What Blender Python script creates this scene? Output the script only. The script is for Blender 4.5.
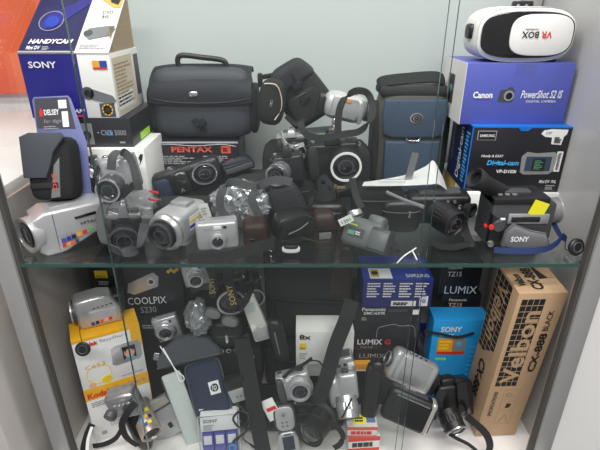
import bpy, bmesh, math, random
from mathutils import Vector, Matrix, noise, Euler
random.seed(7)
R = math.radians
sc = bpy.context.scene
C = sc.collection
for o in list(bpy.data.objects): bpy.data.objects.remove(o)

# ------------------------------------------------------------------ camera, world, lights, exposure
FPX, TH, CAMZ = 470.0, R(25.0), 0.377          # focal length in pixels of a 600 px wide frame, downward pitch, height over the glass shelf
cam_d = bpy.data.cameras.new('camera'); cam = bpy.data.objects.new('camera', cam_d); C.objects.link(cam)
cam_d.sensor_width = 36.0; cam_d.lens = 36.0*FPX/600.0; cam_d.clip_start = .01; cam_d.clip_end = 50
cam.location = (0, 0, CAMZ); cam.rotation_euler = (R(90)-TH, 0, 0)
sc.camera = cam
w = bpy.data.worlds.new('shop_ambient'); sc.world = w; w.use_nodes = True
wn = w.node_tree.nodes; bg = wn['Background']
bg.inputs[0].default_value = (.93, .96, 1, 1); bg.inputs[1].default_value = .34
def area(name, loc, rot, size, power, col=(1,1,1)):
    l = bpy.data.lights.new(name, 'AREA'); l.shape = 'RECTANGLE'; l.size, l.size_y = size; l.energy = power; l.color = col
    o = bpy.data.objects.new(name, l); C.objects.link(o); o.location = loc; o.rotation_euler = [R(a) for a in rot]; return o
area('ceiling_lamp', (-.7, .35, 1.75), (0, 0, 0), (1.2, .3), 29, (1, .97, .93))
area('ceiling_lamp', (.7, .35, 1.75), (0, 0, 0), (1.2, .3), 29, (1, .97, .93))
area('ceiling_lamp', (0, -.9, 1.75), (0, 0, 0), (2.4, .3), 68, (1, .98, .95))
sc.view_settings.view_transform = 'Standard'; sc.view_settings.look = 'None'; sc.view_settings.gamma = 1
sc.view_settings.use_curve_mapping = False
sc.view_settings.exposure = -.08
sc.cycles.transparent_max_bounces = 32     # two doors, shelf and wrappings in a row

# ------------------------------------------------------------------ helpers: pixel -> point, frames
CAM = Vector((0, 0, CAMZ)); FW = Vector((0, math.cos(TH), -math.sin(TH))); UP = Vector((0, math.sin(TH), math.cos(TH))); RT = Vector((1,0,0))
FLOOR = -.48
def ray(px, py): return FW + RT*((px-300)/FPX) - UP*((py-225)/FPX)
def at(px, py, Y=None, z=None):
    d = ray(px, py); t = Y/d.y if Y is not None else (z-CAMZ)/d.z
    return CAM + d*t
def mpp(p): return (p-CAM).dot(FW)/FPX
def spec(s, ref=None):
    if isinstance(s, Vector): return s
    if len(s) == 2: return at(s[0], s[1], ref.y)
    return at(*s)
def Q(bl, br, tl, level=False):
    """frame (origin at face bottom-left, x right, z up, y away) and size of a face seen at three image corners"""
    a = spec(bl); b = spec(br, a); c = spec(tl, a)
    ex, ez = b-a, c-a
    if level: ex.z = 0; ez = Vector((0,0,ez.z))
    W = ex.length; ex.normalize(); ez -= ex*ez.dot(ex); Hh = ez.length; ez.normalize(); ey = ez.cross(ex)
    M = Matrix((ex, ey, ez)).transposed().to_4x4(); M.translation = a
    return M, W, Hh
def base(M, W, d): return M @ Matrix.Translation((W/2, d/2, 0))
RM = {}
def thing(name, label, cat, M, group=None):
    o = bpy.data.objects.new(name, None); C.objects.link(o); o.empty_display_size = .02
    o.matrix_world = M; RM[o.name] = M.copy()
    o['label'] = label; o['category'] = cat
    group = group or {'film_box': 'red and white film boxes in one stack', 'sliding_glass_door': 'sliding glass doors of the cabinet', 'coiled_cable': 'black cables in the lower heap'}.get(name)
    if group: o['group'] = group
    return o
def rootM(o):
    while o.parent: o = o.parent
    return RM.get(o.name, Matrix.Identity(4))
T = Matrix.Translation
def Rot(ax, a): return Matrix.Rotation(R(a), 4, ax)
def axisM(pos, d, roll=0):
    d = Vector(d).normalized(); q = d.to_track_quat('Z', 'Y'); M = q.to_matrix().to_4x4(); M.translation = pos
    return M @ Rot('Z', roll)

# ------------------------------------------------------------------ materials
def mat(name, col, rough=.5, metal=0, var=.08, scale=60, bump=0, bscale=300, coat=0, spec_=.5):
    m = bpy.data.materials.new(name); m.use_nodes = True; nt = m.node_tree; b = nt.nodes['Principled BSDF']
    b.inputs['Roughness'].default_value = rough; b.inputs['Metallic'].default_value = metal
    b.inputs['Coat Weight'].default_value = coat; b.inputs['Specular IOR Level'].default_value = spec_
    tc = nt.nodes.new('ShaderNodeTexCoord'); nz = nt.nodes.new('ShaderNodeTexNoise'); nz.inputs['Scale'].default_value = scale; nz.inputs['Detail'].default_value = 4
    nt.links.new(tc.outputs['Object'], nz.inputs['Vector'])
    mx = nt.nodes.new('ShaderNodeMix'); mx.data_type = 'RGBA'
    mx.inputs['A'].default_value = [c*(1-var) for c in col]+[1]; mx.inputs['B'].default_value = [min(1, c*(1+var)+var*.01) for c in col]+[1]
    nt.links.new(nz.outputs['Fac'], mx.inputs['Factor']); nt.links.new(mx.outputs['Result'], b.inputs['Base Color'])
    if bump:
        n2 = nt.nodes.new('ShaderNodeTexNoise'); n2.inputs['Scale'].default_value = bscale; nt.links.new(tc.outputs['Object'], n2.inputs['Vector'])
        bp = nt.nodes.new('ShaderNodeBump'); bp.inputs['Strength'].default_value = bump; bp.inputs['Distance'].default_value = .002
        nt.links.new(n2.outputs['Fac'], bp.inputs['Height']); nt.links.new(bp.outputs['Normal'], b.inputs['Normal'])
    return m
def glass(name, tint, dust, ior=1.5, rough=.0, dcol=(.8,.85,.85)):
    m = bpy.data.materials.new(name); m.use_nodes = True; nt = m.node_tree; nt.nodes.clear()
    out = nt.nodes.new('ShaderNodeOutputMaterial'); tr = nt.nodes.new('ShaderNodeBsdfTransparent'); tr.inputs[0].default_value = (*tint, 1)
    df = nt.nodes.new('ShaderNodeBsdfDiffuse'); df.inputs[0].default_value = (*dcol, 1)
    gl = nt.nodes.new('ShaderNodeBsdfGlossy'); gl.inputs['Roughness'].default_value = rough; gl.inputs[0].default_value = (1,1,1,1)
    nz = nt.nodes.new('ShaderNodeTexNoise'); nz.inputs['Scale'].default_value = 5; nz.inputs['Detail'].default_value = 5
    tc = nt.nodes.new('ShaderNodeTexCoord'); nt.links.new(tc.outputs['Object'], nz.inputs['Vector'])
    ma = nt.nodes.new('ShaderNodeMath'); ma.operation = 'MULTIPLY'; ma.inputs[1].default_value = dust*2; nt.links.new(nz.outputs['Fac'], ma.inputs[0])
    m1 = nt.nodes.new('ShaderNodeMixShader'); nt.links.new(ma.outputs[0], m1.inputs[0]); nt.links.new(tr.outputs[0], m1.inputs[1]); nt.links.new(df.outputs[0], m1.inputs[2])
    lw = nt.nodes.new('ShaderNodeLayerWeight'); lw.inputs['Blend'].default_value = .5      # Schlick reflectance, the same from both sides of a pane
    pw = nt.nodes.new('ShaderNodeMath'); pw.operation = 'POWER'; pw.inputs[1].default_value = 5; nt.links.new(lw.outputs['Facing'], pw.inputs[0])
    fr = nt.nodes.new('ShaderNodeMath'); fr.operation = 'MULTIPLY_ADD'; f0 = ((ior-1)/(ior+1))**2; fr.inputs[1].default_value = 1-f0; fr.inputs[2].default_value = f0; nt.links.new(pw.outputs[0], fr.inputs[0])
    m2 = nt.nodes.new('ShaderNodeMixShader'); nt.links.new(fr.outputs[0], m2.inputs[0]); nt.links.new(m1.outputs[0], m2.inputs[1]); nt.links.new(gl.outputs[0], m2.inputs[2])
    nt.links.new(m2.outputs[0], out.inputs['Surface'])
    return m
K = {}
def mk(k, *a, **kw): K[k] = mat(k, *a, **kw)
mk('black', (.011,.011,.012), .42); mk('black_gloss', (.012,.012,.013), .14, coat=.5); mk('black_matte', (.013,.013,.014), .75)
mk('nylon', (.010,.0105,.012), .85, bump=.5, bscale=900, var=.2); mk('nylon2', (.016,.017,.021), .8, bump=.5, bscale=900, var=.2)
mk('satchel', (.036,.041,.052), .6, bump=.25, bscale=700); mk('strap', (.012,.012,.0135), .8, bump=.4, bscale=1400, var=.2); mk('strap_grey', (.06,.063,.066), .75, bump=.4, bscale=1400)
mk('leather', (.010,.0095,.0095), .3, bump=.3, bscale=500); mk('brown_leather', (.03,.015,.011), .55, bump=.3, bscale=500)
mk('dark_grey', (.06,.062,.066), .45); mk('mid_grey', (.17,.18,.18), .45); mk('warm_grey', (.115,.13,.125), .4); mk('suede', (.14,.14,.15), .9, bump=.4, bscale=800)
mk('silver', (.50,.50,.51), .3, .6, var=.04); mk('silver_light', (.53,.53,.54), .33, .45, var=.04); mk('silver_warm', (.55,.53,.50), .28, .6, var=.04)
mk('chrome', (.8,.8,.82), .12, .95, var=.02); mk('bronze', (.50,.42,.36), .3, .6, var=.04); mk('steel', (.38,.38,.39), .25, .8)
mk('white', (.80,.80,.79), .5, var=.03); mk('white_card', (.74,.73,.71), .55, var=.05); mk('paper', (.85,.86,.85), .7, var=.02); mk('offwhite', (.66,.66,.63), .5)
mk('cardboard', (.52,.34,.20), .75, var=.06, scale=25); mk('cardboard_in', (.36,.27,.17), .8); mk('beige', (.62,.54,.40), .7)
mk('sony_blue', (.022,.02,.21), .35, var=.25, scale=14); mk('sony_navy', (.012,.012,.075), .35, var=.4, scale=12); mk('canon_blue', (.085,.105,.42), .4, var=.1, scale=10)
mk('samsung_blue', (.01,.16,.58), .35); mk('box_black', (.016,.015,.02), .35); mk('deep_blue', (.012,.018,.09), .4); mk('royal', (.02,.05,.36), .35); mk('royal_dark', (.018,.024,.17), .4)
mk('cyan', (.02,.33,.74), .4); mk('kodak_yellow', (.85,.44,.015), .45); mk('orange', (.85,.35,.02), .45); mk('red', (.70,.03,.02), .4); mk('pentax_red', (.75,.10,.06), .5)
mk('yellow', (.85,.78,.02), .5); mk('nikon_yellow', (.85,.62,.03), .5); mk('sky_blue', (.06,.42,.78), .4); mk('lilac', (.13,.15,.33), .5); mk('card_grey', (.06,.06,.075), .4); mk('green', (.12,.42,.1), .4); mk('lime', (.4,.75,.05), .4)
mk('print_white', (.8,.8,.8), .5, var=.02); mk('print_grey', (.35,.35,.36), .5); mk('print_black', (.012,.012,.012), .6); mk('print_red', (.62,.02,.03), .5); mk('print_gold', (.5,.37,.13), .5)
mk('navy_cloth', (.018,.026,.062), .8, bump=.4, bscale=900); mk('grey_cloth', (.062,.07,.085), .85, bump=.4, bscale=900); mk('denim', (.032,.058,.10), .75, bump=.4, bscale=600, var=.2); mk('taupe', (.075,.07,.06), .75, bump=.3, bscale=600)
mk('strap_blue', (.012,.03,.11), .7); mk('skin', (.62,.36,.26), .6); mk('foil', (.62,.63,.65), .16, .85, var=.15, scale=30); mk('screen', (.03,.04,.06), .1); mk('screen_green', (.1,.3,.2), .3)
mk('aluminium', (.42,.41,.405), .4, .35, var=.06); mk('gasket', (.07,.065,.06), .7); mk('glass_edge', (.03,.075,.065), .12, coat=.5); mk('brass', (.5,.35,.12), .3, .8)
mk('purple', (.08,.08,.4), .4); mk('peach', (.75,.45,.28), .5)
mk('lens_glass', (.008,.008,.014), .05, coat=1, var=.3); mk('gold_label', (.55,.38,.08), .4); mk('pale_plastic', (.55,.60,.58), .3)
mk('wall_white', (.80,.78,.765), .65, var=.02, scale=4); mk('floor_white', (.82,.80,.775), .4, var=.03, scale=6); mk('back_pale', (.52,.575,.56), .22, var=.05, scale=3); mk('brown_grey', (.50,.47,.445), .22, var=.12, scale=5); mk('pale_grey', (.50,.50,.495), .25, var=.06, scale=4); mk('orange_panel', (.72,.11,.02), .5, var=.18, scale=5)
K['door_glass'] = glass('door_glass', (.985,.99,.988), .0012, ior=1.26); K['side_glass'] = glass('side_glass', (.95,.96,.955), .02, dcol=(.6,.6,.58)); K['shelf_glass'] = glass('shelf_glass', (.955,.975,.97), .006)
K['clear'] = glass('clear', (.95,.96,.97), .02, rough=.08); K['film'] = glass('film', (.86,.87,.88), .16, ior=1.6, rough=.12, dcol=(.6,.62,.64))

# ------------------------------------------------------------------ mesh builder
class B:
    def __init__(s): s.bm = bmesh.new()
    def add(s, bm2, M=None):
        if M is not None: bmesh.ops.transform(bm2, matrix=M, verts=bm2.verts)
        me = bpy.data.meshes.new('tmp'); bm2.to_mesh(me); bm2.free(); s.bm.from_mesh(me); bpy.data.meshes.remove(me); return s
    def box(s, size, c=(0,0,0), r=0, seg=2, M=None):
        b = bmesh.new(); bmesh.ops.create_cube(b, size=1)
        for v in b.verts: v.co = Vector((v.co.x*size[0], v.co.y*size[1], v.co.z*size[2]))
        if r: bmesh.ops.bevel(b, geom=b.edges[:]+b.verts[:], offset=min(r, .49*min(size)), segments=seg, profile=.5, affect='EDGES')
        bmesh.ops.translate(b, verts=b.verts, vec=c); return s.add(b, M)
    def hexa(s, pts, r=0, seg=2, M=None):
        """8 corners: bottom 4 (ccw), top 4"""
        b = bmesh.new(); v = [b.verts.new(p) for p in pts]
        for f in ((3,2,1,0),(4,5,6,7),(0,1,5,4),(1,2,6,5),(2,3,7,6),(3,0,4,7)): b.faces.new([v[i] for i in f])
        if r: bmesh.ops.bevel(b, geom=b.edges[:]+b.verts[:], offset=r, segments=seg, profile=.5, affect='EDGES')
        return s.add(b, M)
    def prism(s, outline, y0, y1, r=0, seg=2, M=None):
        """outline in (x,z), ccw seen from -y; from y0 (front) to y1"""
        b = bmesh.new(); n = len(outline)
        f = [b.verts.new((x, y0, z)) for x, z in outline]; k = [b.verts.new((x, y1, z)) for x, z in outline]
        b.faces.new(f); b.faces.new(k[::-1])
        for i in range(n): j = (i+1) % n; b.faces.new((f[j], f[i], k[i], k[j]))
        bmesh.ops.recalc_face_normals(b, faces=b.faces[:])
        if r:
            es = [e for e in b.edges if abs(e.verts[0].co.y-e.verts[1].co.y) < 1e-9]
            bmesh.ops.bevel(b, geom=es, offset=r, segments=seg, profile=.5, affect='EDGES')
        return s.add(b, M)
    def lathe(s, prof, n=28, M=None, gear=0):
        """profile (r, z) about z"""
        b = bmesh.new(); rings = []
        for r, z in prof:
            if r < 1e-6: rings.append([b.verts.new((0,0,z))])
            else: rings.append([b.verts.new(((r*(1-(gear if i % 2 else 0)))*math.cos(2*math.pi*i/n), (r*(1-(gear if i % 2 else 0)))*math.sin(2*math.pi*i/n), z)) for i in range(n)])
        for a, c in zip(rings, rings[1:]):
            if len(a) == 1 and len(c) == 1: continue
            for i in range(n):
                j = (i+1) % n
                if len(a) == 1: b.faces.new((a[0], c[i], c[j]))
                elif len(c) == 1: b.faces.new((a[i], a[j], c[0]))
                else: b.faces.new((a[i], a[j], c[j], c[i]))
        bmesh.ops.recalc_face_normals(b, faces=b.faces[:]); return s.add(b, M)
    def soft(s, size, c=(0,0,0), e=5, n=7, nz=0, ns=14, M=None, seed=0, squash=None):
        b = bmesh.new(); bmesh.ops.create_cube(b, size=2); bmesh.ops.subdivide_edges(b, edges=b.edges[:], cuts=n, use_grid_fill=True)
        for v in b.verts:
            p = v.co; k = (abs(p.x)**e+abs(p.y)**e+abs(p.z)**e)**(1/e)
            q = Vector((p.x/k*size[0]/2, p.y/k*size[1]/2, p.z/k*size[2]/2))
            if squash: q = squash(q)
            if nz: q += q.normalized()*nz*noise.noise(q*ns+Vector((seed, seed*2.3, 0)))
            v.co = q+Vector(c)
        return s.add(b, M)
    def tube(s, pts, r, n=8, sub=4, M=None):
        pts = smooth_path([Vector(p) for p in pts], sub) if sub else [Vector(p) for p in pts]
        b = bmesh.new(); prev = None; rings = []
        for i, p in enumerate(pts):
            t = (pts[min(i+1, len(pts)-1)]-pts[max(i-1, 0)]).normalized()
            a = prev if prev is not None else (Vector((0,0,1)) if abs(t.z) < .9 else Vector((1,0,0)))
            u = (a-t*a.dot(t)).normalized(); prev = u; v = t.cross(u)
            rr = r[i*len(r)//len(pts)] if isinstance(r, (list, tuple)) else r
            rings.append([b.verts.new(p+u*rr*math.cos(2*math.pi*k/n)+v*rr*math.sin(2*math.pi*k/n)) for k in range(n)])
        for a, c in zip(rings, rings[1:]):
            for k in range(n): b.faces.new((a[k], a[(k+1) % n], c[(k+1) % n], c[k]))
        b.faces.new(rings[0][::-1]); b.faces.new(rings[-1]); bmesh.ops.recalc_face_normals(b, faces=b.faces[:]); return s.add(b, M)
    def ribbon(s, pts, width, wd, th=.0016, sub=5, M=None):
        """strap along pts; wd: width direction(s)"""
        pts = [Vector(p) for p in pts]; wds = [Vector(x) for x in wd] if isinstance(wd[0], (list, tuple, Vector)) else [Vector(wd)]*len(pts)
        P = smooth_path(pts, sub); Wd = smooth_path(wds, sub); b = bmesh.new(); rings = []
        for i, p in enumerate(P):
            t = (P[min(i+1, len(P)-1)]-P[max(i-1, 0)]).normalized(); u = Wd[i]-t*Wd[i].dot(t)
            u = u.normalized() if u.length > 1e-4 else t.orthogonal().normalized(); n_ = t.cross(u)
            rings.append([b.verts.new(p+u*a*width/2+n_*c*th/2) for a, c in ((-1,-1),(1,-1),(1,1),(-1,1))])
        for a, c in zip(rings, rings[1:]):
            for k in range(4): b.faces.new((a[k], a[(k+1) % 4], c[(k+1) % 4], c[k]))
        b.faces.new(rings[0][::-1]); b.faces.new(rings[-1]); bmesh.ops.recalc_face_normals(b, faces=b.faces[:]); return s.add(b, M)
    def sheet(s, A, Bq, th=.0006, sub=5, M=None):
        """thin sheet between two edge polylines"""
        A = smooth_path([Vector(p) for p in A], sub); Bq = smooth_path([Vector(p) for p in Bq], sub); b = bmesh.new()
        va = [b.verts.new(p) for p in A]; vb = [b.verts.new(p) for p in Bq]
        for i in range(len(va)-1): b.faces.new((va[i], va[i+1], vb[i+1], vb[i]))
        bmesh.ops.solidify(b, geom=b.faces[:], thickness=th); return s.add(b, M)
    def poly(s, pts, M=None):
        b = bmesh.new(); b.faces.new([b.verts.new(p) for p in pts]); return s.add(b, M)
    def crumple(s, size, c=(0,0,0), sub=4, amp=.35, ns=2.2, seed=0, M=None):
        b = bmesh.new(); bmesh.ops.create_icosphere(b, subdivisions=sub, radius=1)
        for v in b.verts:
            p = v.co.copy(); k = 1+amp*noise.noise(p*ns+Vector((seed,0,0)))+amp*.45*noise.noise(p*ns*2.7+Vector((seed,5,0)))
            v.co = Vector((p.x*k*size[0]/2, p.y*k*size[1]/2, p.z*k*size[2]/2))+Vector(c)
        return s.add(b, M)
    def build(s, name, m, parent=None, world=False, smooth=True, ang=38):
        if world and parent is not None: bmesh.ops.transform(s.bm, matrix=rootM(parent).inverted(), verts=s.bm.verts)
        me = bpy.data.meshes.new(name); s.bm.to_mesh(me); s.bm.free()
        if smooth:
            me.polygons.foreach_set('use_smooth', [True]*len(me.polygons)); me.set_sharp_from_angle(angle=R(ang))
        me.materials.append(K[m] if isinstance(m, str) else m)
        o = bpy.data.objects.new(name, me); C.objects.link(o)
        if parent is not None: o.parent = parent
        return o
def smooth_path(p, sub):
    if len(p) < 3 or sub < 2: return p
    out = []
    for i in range(len(p)-1):
        a, b, c, d = p[max(i-1,0)], p[i], p[i+1], p[min(i+2, len(p)-1)]
        for k in range(sub):
            t = k/sub; out.append(.5*((2*b)+(c-a)*t+(2*a-5*b+4*c-d)*t*t+(3*b-a-3*c+d)*t**3))
    out.append(p[-1]); return out

# ------------------------------------------------------------------ faces, prints, lettering
def face(dims, f, M=Matrix.Identity(4)):
    w, d, h = dims
    o, u, v, n, su, sv = {'front': ((-w/2,-d/2,0),(1,0,0),(0,0,1),(0,-1,0),w,h), 'right': ((w/2,-d/2,0),(0,1,0),(0,0,1),(1,0,0),d,h),
        'left': ((-w/2,d/2,0),(0,-1,0),(0,0,1),(-1,0,0),d,h), 'top': ((-w/2,-d/2,h),(1,0,0),(0,1,0),(0,0,1),w,d)}[f]
    F = Matrix((u, v, n)).transposed().to_4x4(); F.translation = o
    return (M @ F, su, sv)
def panel(par, fc, box_, m, name='printed_panel', lay=1, r=0):
    F, su, sv = fc; u0, v0, u1, v1 = box_; t = .0005*lay
    b = B().box(((u1-u0)*su, (v1-v0)*sv, t+.0004), ((u0+u1)/2*su, (v0+v1)/2*sv, t/2-.0002), M=F)
    return b.build(name, m, par, smooth=False)
def disc(par, fc, u, v, r, m, name='printed_disc', lay=2, r0=0, n=24, asp=1):
    F, su, sv = fc; t = .0005*lay
    pr = [(r0, t), (r, t), (r, -.0002), (r0, -.0002), (r0, t)] if r0 else [(0, t), (r, t), (r, -.0002)]
    return B().lathe(pr, n, M=F @ T((u*su, v*sv, 0)) @ Matrix.Diagonal((1, asp, 1, 1))).build(name, m, par)
def shape(par, fc, pts, m, name='printed_shape', lay=2):
    F, su, sv = fc; t = .0005*lay
    return B().prism([(u*su, v*sv) for u, v in pts], -t, .0002, M=F @ Matrix(((1,0,0,0),(0,0,1,0),(0,-1,0,0),(0,0,0,1)))).build(name, m, par, smooth=False)
def text(par, fc, s, box_, m, rot=0, bold=.0, lay=3, name='lettering', shear=0):
    F, su, sv = fc; u0, v0, u1, v1 = box_
    cu = bpy.data.curves.new('lettering', 'FONT'); cu.body = s; cu.size = 1; cu.offset = bold; cu.resolution_u = 2; cu.shear = shear
    ob = bpy.data.objects.new('tmp_text', cu); me = bpy.data.meshes.new_from_object(ob); bpy.data.objects.remove(ob); bpy.data.curves.remove(cu)
    xs = [v.co.x for v in me.vertices]; ys = [v.co.y for v in me.vertices]; x0, x1, y0, y1 = min(xs), max(xs), min(ys), max(ys)
    du, dv = (u1-u0), (v1-v0)
    for v in me.vertices:
        x = (v.co.x-x0)/(x1-x0); y = (v.co.y-y0)/(y1-y0)
        u, q = {0: (u0+x*du, v0+y*dv), 90: (u1-y*du, v0+x*dv), -90: (u0+y*du, v1-x*dv), 180: (u1-x*du, v1-y*dv)}[rot]
        v.co = F @ Vector((u*su, q*sv, .0005*lay))
    me.name = name; me.materials.clear(); me.materials.append(K[m]); o = bpy.data.objects.new(name, me); C.objects.link(o); o.parent = par; return o
def lines(par, fc, box_, n, m, seed=0, name='small_print', fill=.5, lay=2):
    """a block of n small print lines of uneven length"""
    rnd = random.Random(seed); F, su, sv = fc; u0, v0, u1, v1 = box_; b = B(); t = .0005*lay; st = (v1-v0)/n
    for i in range(n):
        L = (u1-u0)*rnd.uniform(.6, 1); vv = v1-st*(i+.5); x = u0
        while x < u0+L:
            wl = min(rnd.uniform(.04, .12)*(u1-u0)*2, u0+L-x); b.box((wl*su, st*fill*sv, t), ((x+wl/2)*su, vv*sv, t/2), M=F); x += wl+.03*(u1-u0)
    return b.build(name, m, par, smooth=False)
def carton(name, label, bl, br, tl, d, m, level=True, group=None, cat='box', r=.0012, z0=None):
    M, W, h = Q(bl, br, tl, level)
    if z0 is not None: h += M.translation.z-z0; M.translation.z = z0
    t = thing(name, label, cat, base(M, W, d), group)
    b = B().box((W, d, h), (0, 0, h/2), r); b.build('carton_body', m, t)
    return t, (W, d, h)
def fquad(par, bl, br, tl, off=.0015):
    """print frame on an arbitrary spot given by image corners, in the local space of par"""
    M, W, h = Q(bl, br, tl); F = Matrix(((1,0,0,0),(0,0,-1,0),(0,1,0,0),(0,0,0,1)))
    return (rootM(par).inverted() @ M @ T((0,-off,0)) @ F, W, h)

# ------------------------------------------------------------------ camera parts
def lens(par, M, r, L, m='black', ring='silver', gm='lens_glass', ribs=True, steps=1, name='lens_barrel', hood=False):
    """lens along +z of M"""
    b = B(); z = 0
    for k in range(steps):
        rr = r*(1-.13*k); l = L/steps
        b.lathe([(0, z), (rr, z), (rr, z+l-.0008), (rr-.0008, z+l), (rr*.8, z+l)], 28, M); z += l
    rr = r*(1-.13*(steps-1)); b.lathe([(rr*.8, L), (rr*.74, L-.0025), (0, L-.003)], 28, M)
    o = b.build(name, m, par)
    if ribs: B().lathe([(r*1.0, L*.3), (r*1.05, L*.32), (r*1.05, L*.62), (r*1.0, L*.64)], 48, M, gear=.025).build('zoom_ring', m, o, ang=10)
    if ring: B().lathe([(rr*.86, L-.0005), (rr*.88, L+.0012), (rr*1.01, L+.0012), (rr*1.02, L-.0015)], 28, M).build('lens_ring', ring, o)
    B().lathe([(rr*.74, L-.0022), (rr*.62, L-.0006), (rr*.35, L+.0004), (0, L+.0008)], 24, M).build('lens_glass', gm, o)
    B().lathe([(rr*.5, L-.0002), (rr*.5, L+.0004), (rr*.42, L+.0005)], 24, M).build('inner_ring', 'dark_grey', o)
    return o
FR = Matrix(((1,0,0,0),(0,0,-1,0),(0,1,0,0),(0,0,0,1)))     # +z becomes -y (towards the viewer of a front face)
def compact(t, w, d, h, lc=(.6,.45), lr=.3, L=.014, m='silver', lm=None, ring='chrome', flash=(.55,.84), grip=0, steps=2, dial=True, gm='dark_grey', name=None, vf=True, emblem=True):
    fc = face((w, d, h), 'front'); r = h*lr
    body = B().box((w, d, h), (0,0,h/2), min(d, h)*.22, 3).build('body', m, t)
    B().box((w*.96, d*.7, h*.05), (0, 0, h*.985), h*.02).build('top_plate', m, t)
    if grip: B().soft((w*grip, d*.5, h*.94), (-w*(.5-grip/2), -d*.5, h*.49), e=4, n=5).build('grip', gm, t)
    p = fc[0] @ T((w*lc[0], h*lc[1], 0))
    B().lathe([(r*1.18, -.001), (r*1.18, .0015), (r*1.05, .0025), (r*.9, .0025)], 28, p).build('lens_mount', ring, t)
    lens(t, p, r, L, lm or m, ring, ribs=False, steps=steps)
    fl = B().box((w*.18, .0025, h*.13), (w*(flash[0]-.5), -d/2-.0004, h*flash[1]), .0012).build('flash', 'paper', t)
    if vf: B().box((w*.09, .0025, h*.1), (w*(flash[0]-.5+.17), -d/2-.0004, h*flash[1]), .001).build('viewfinder_window', 'lens_glass', t)
    B().lathe([(0, .003), (h*.075, .003), (h*.085, .002), (h*.085, 0)], 16, T((-w*.34, 0, h))).build('shutter_button', 'chrome', t)
    if dial: B().lathe([(0, .004), (h*.13, .004), (h*.13, 0)], 24, T((w*.27, 0, h*1.0)), gear=.04).build('mode_dial', 'dark_grey', t, ang=10)
    if emblem: B().box((w*.16, .0012, h*.05), (-w*.22, -d/2-.0003, h*.8)).build('nameplate', 'print_grey', t)
    return t
def slr(t, w, d, h, lr=.4, L=.05, lc=(.52,.45), m='black', hump='black', ring='silver', lm=None, hood=False, ldir=(0,-1,0)):
    B().box((w, d, h), (0,0,h/2), d*.2, 3).build('body', m, t)
    B().box((w*1.0, d*.86, h*.12), (0,0,h*.97), h*.04).build('top_plate', hump, t)
    a, b_, zb, zt = w*.17, w*.09, h*.98, h*1.32
    B().hexa([(-a,-d*.6,zb),(a,-d*.6,zb),(a,d*.5,zb),(-a,d*.5,zb),(-b_,-d*.5,zt),(b_,-d*.5,zt),(b_,d*.3,zt),(-b_,d*.3,zt)], h*.03).build('prism_housing', hump, t)
    B().box((w*.12, d*.4, h*.05), (0, 0, h*1.33), .001).build('hot_shoe', 'steel', t)
    B().soft((w*.24, d*.9, h*.95), (-w*.4, -d*.3, h*.48), e=4, n=5).build('grip', 'black_matte', t)
    lens(t, axisM((w*(lc[0]-.5), -d*.42, h*lc[1]), ldir), h*lr, L, lm or m, ring)
    B().lathe([(0, .005), (h*.1, .005), (h*.1, 0)], 24, T((w*.33, 0, h*1.02)), gear=.05).build('mode_dial', 'dark_grey', t, ang=10)
    B().lathe([(0, .003), (h*.06, .003), (h*.06, 0)], 16, T((-w*.38, -d*.1, h*1.03))).build('shutter_button', 'chrome', t)
    for sx in (-1, 1): B().lathe([(h*.04,-.001),(h*.06,-.001),(h*.06,.001),(h*.04,.001),(h*.04,-.001)], 12, T((sx*w*.51, 0, h*.88)) @ Rot('X', 90)).build('strap_lug', 'chrome', t)
    return t
def camcorder(t, Ln, d, h, m='silver', trim='dark_grey', lensm='dark_grey', flip=1, lr=.36, LL=.02, vf=True, battery=True, lcd=True, strap=None, round_=.25, lcdm=None, ring='silver'):
    """length along x, lens at -x when flip=1"""
    f = flip
    B().box((Ln, d, h), (0,0,h/2), min(d,h)*round_, 3).build('body', m, t)
    lens(t, axisM((-f*Ln*.48, 0, h*.52), (-f,0,0)), min(d, h)*lr*1.25, LL, lensm, ring, ribs=False)
    B().box((Ln*.10, d*1.02, h*.9), (-f*Ln*.36, 0, h*.5), min(d,h)*.1).build('front_band', trim, t)
    if lcd:
        l = B().box((Ln*.58, d*.14, h*.72), (f*Ln*.04, -d*.49, h*.54), min(.004, d*.06)).build('screen_door', lcdm or m, t)
        B().box((Ln*.02, d*.16, h*.5), (f*Ln*.31, -d*.49, h*.54), .001).build('screen_hinge', trim, l)
    if battery: B().box((Ln*.14, d*.7, h*.66), (f*Ln*.53, 0, h*.42), .003).build('battery', 'black', t)
    if vf:
        v = B().box((Ln*.34, d*.5, h*.24), (f*Ln*.28, d*.12, h*1.02), .004).build('viewfinder', trim, t)
        B().lathe([(0,0),(h*.16,0),(h*.19,.010),(h*.13,.011),(h*.1,.004),(0,.004)], 20, axisM((f*Ln*.44, d*.12, h*1.02), (f,0,0))).build('eyecup', 'black_matte', v)
    for k in range(3): B().lathe([(0,.0018),(h*.045,.0018),(h*.05,0)], 12, T((f*Ln*(-.18+.1*k), -d*.1, h))).build('button', trim, t)
    return t
def strap(par, pts, width, wd, m='strap', name='strap', th=.0016):
    """pts: (px, py, Y) image points"""
    P = [spec(p) for p in pts]
    return B().ribbon(P, width, wd, th).build(name, m, par, world=True)
def struct(o): o['kind'] = 'structure'; return o

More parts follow.
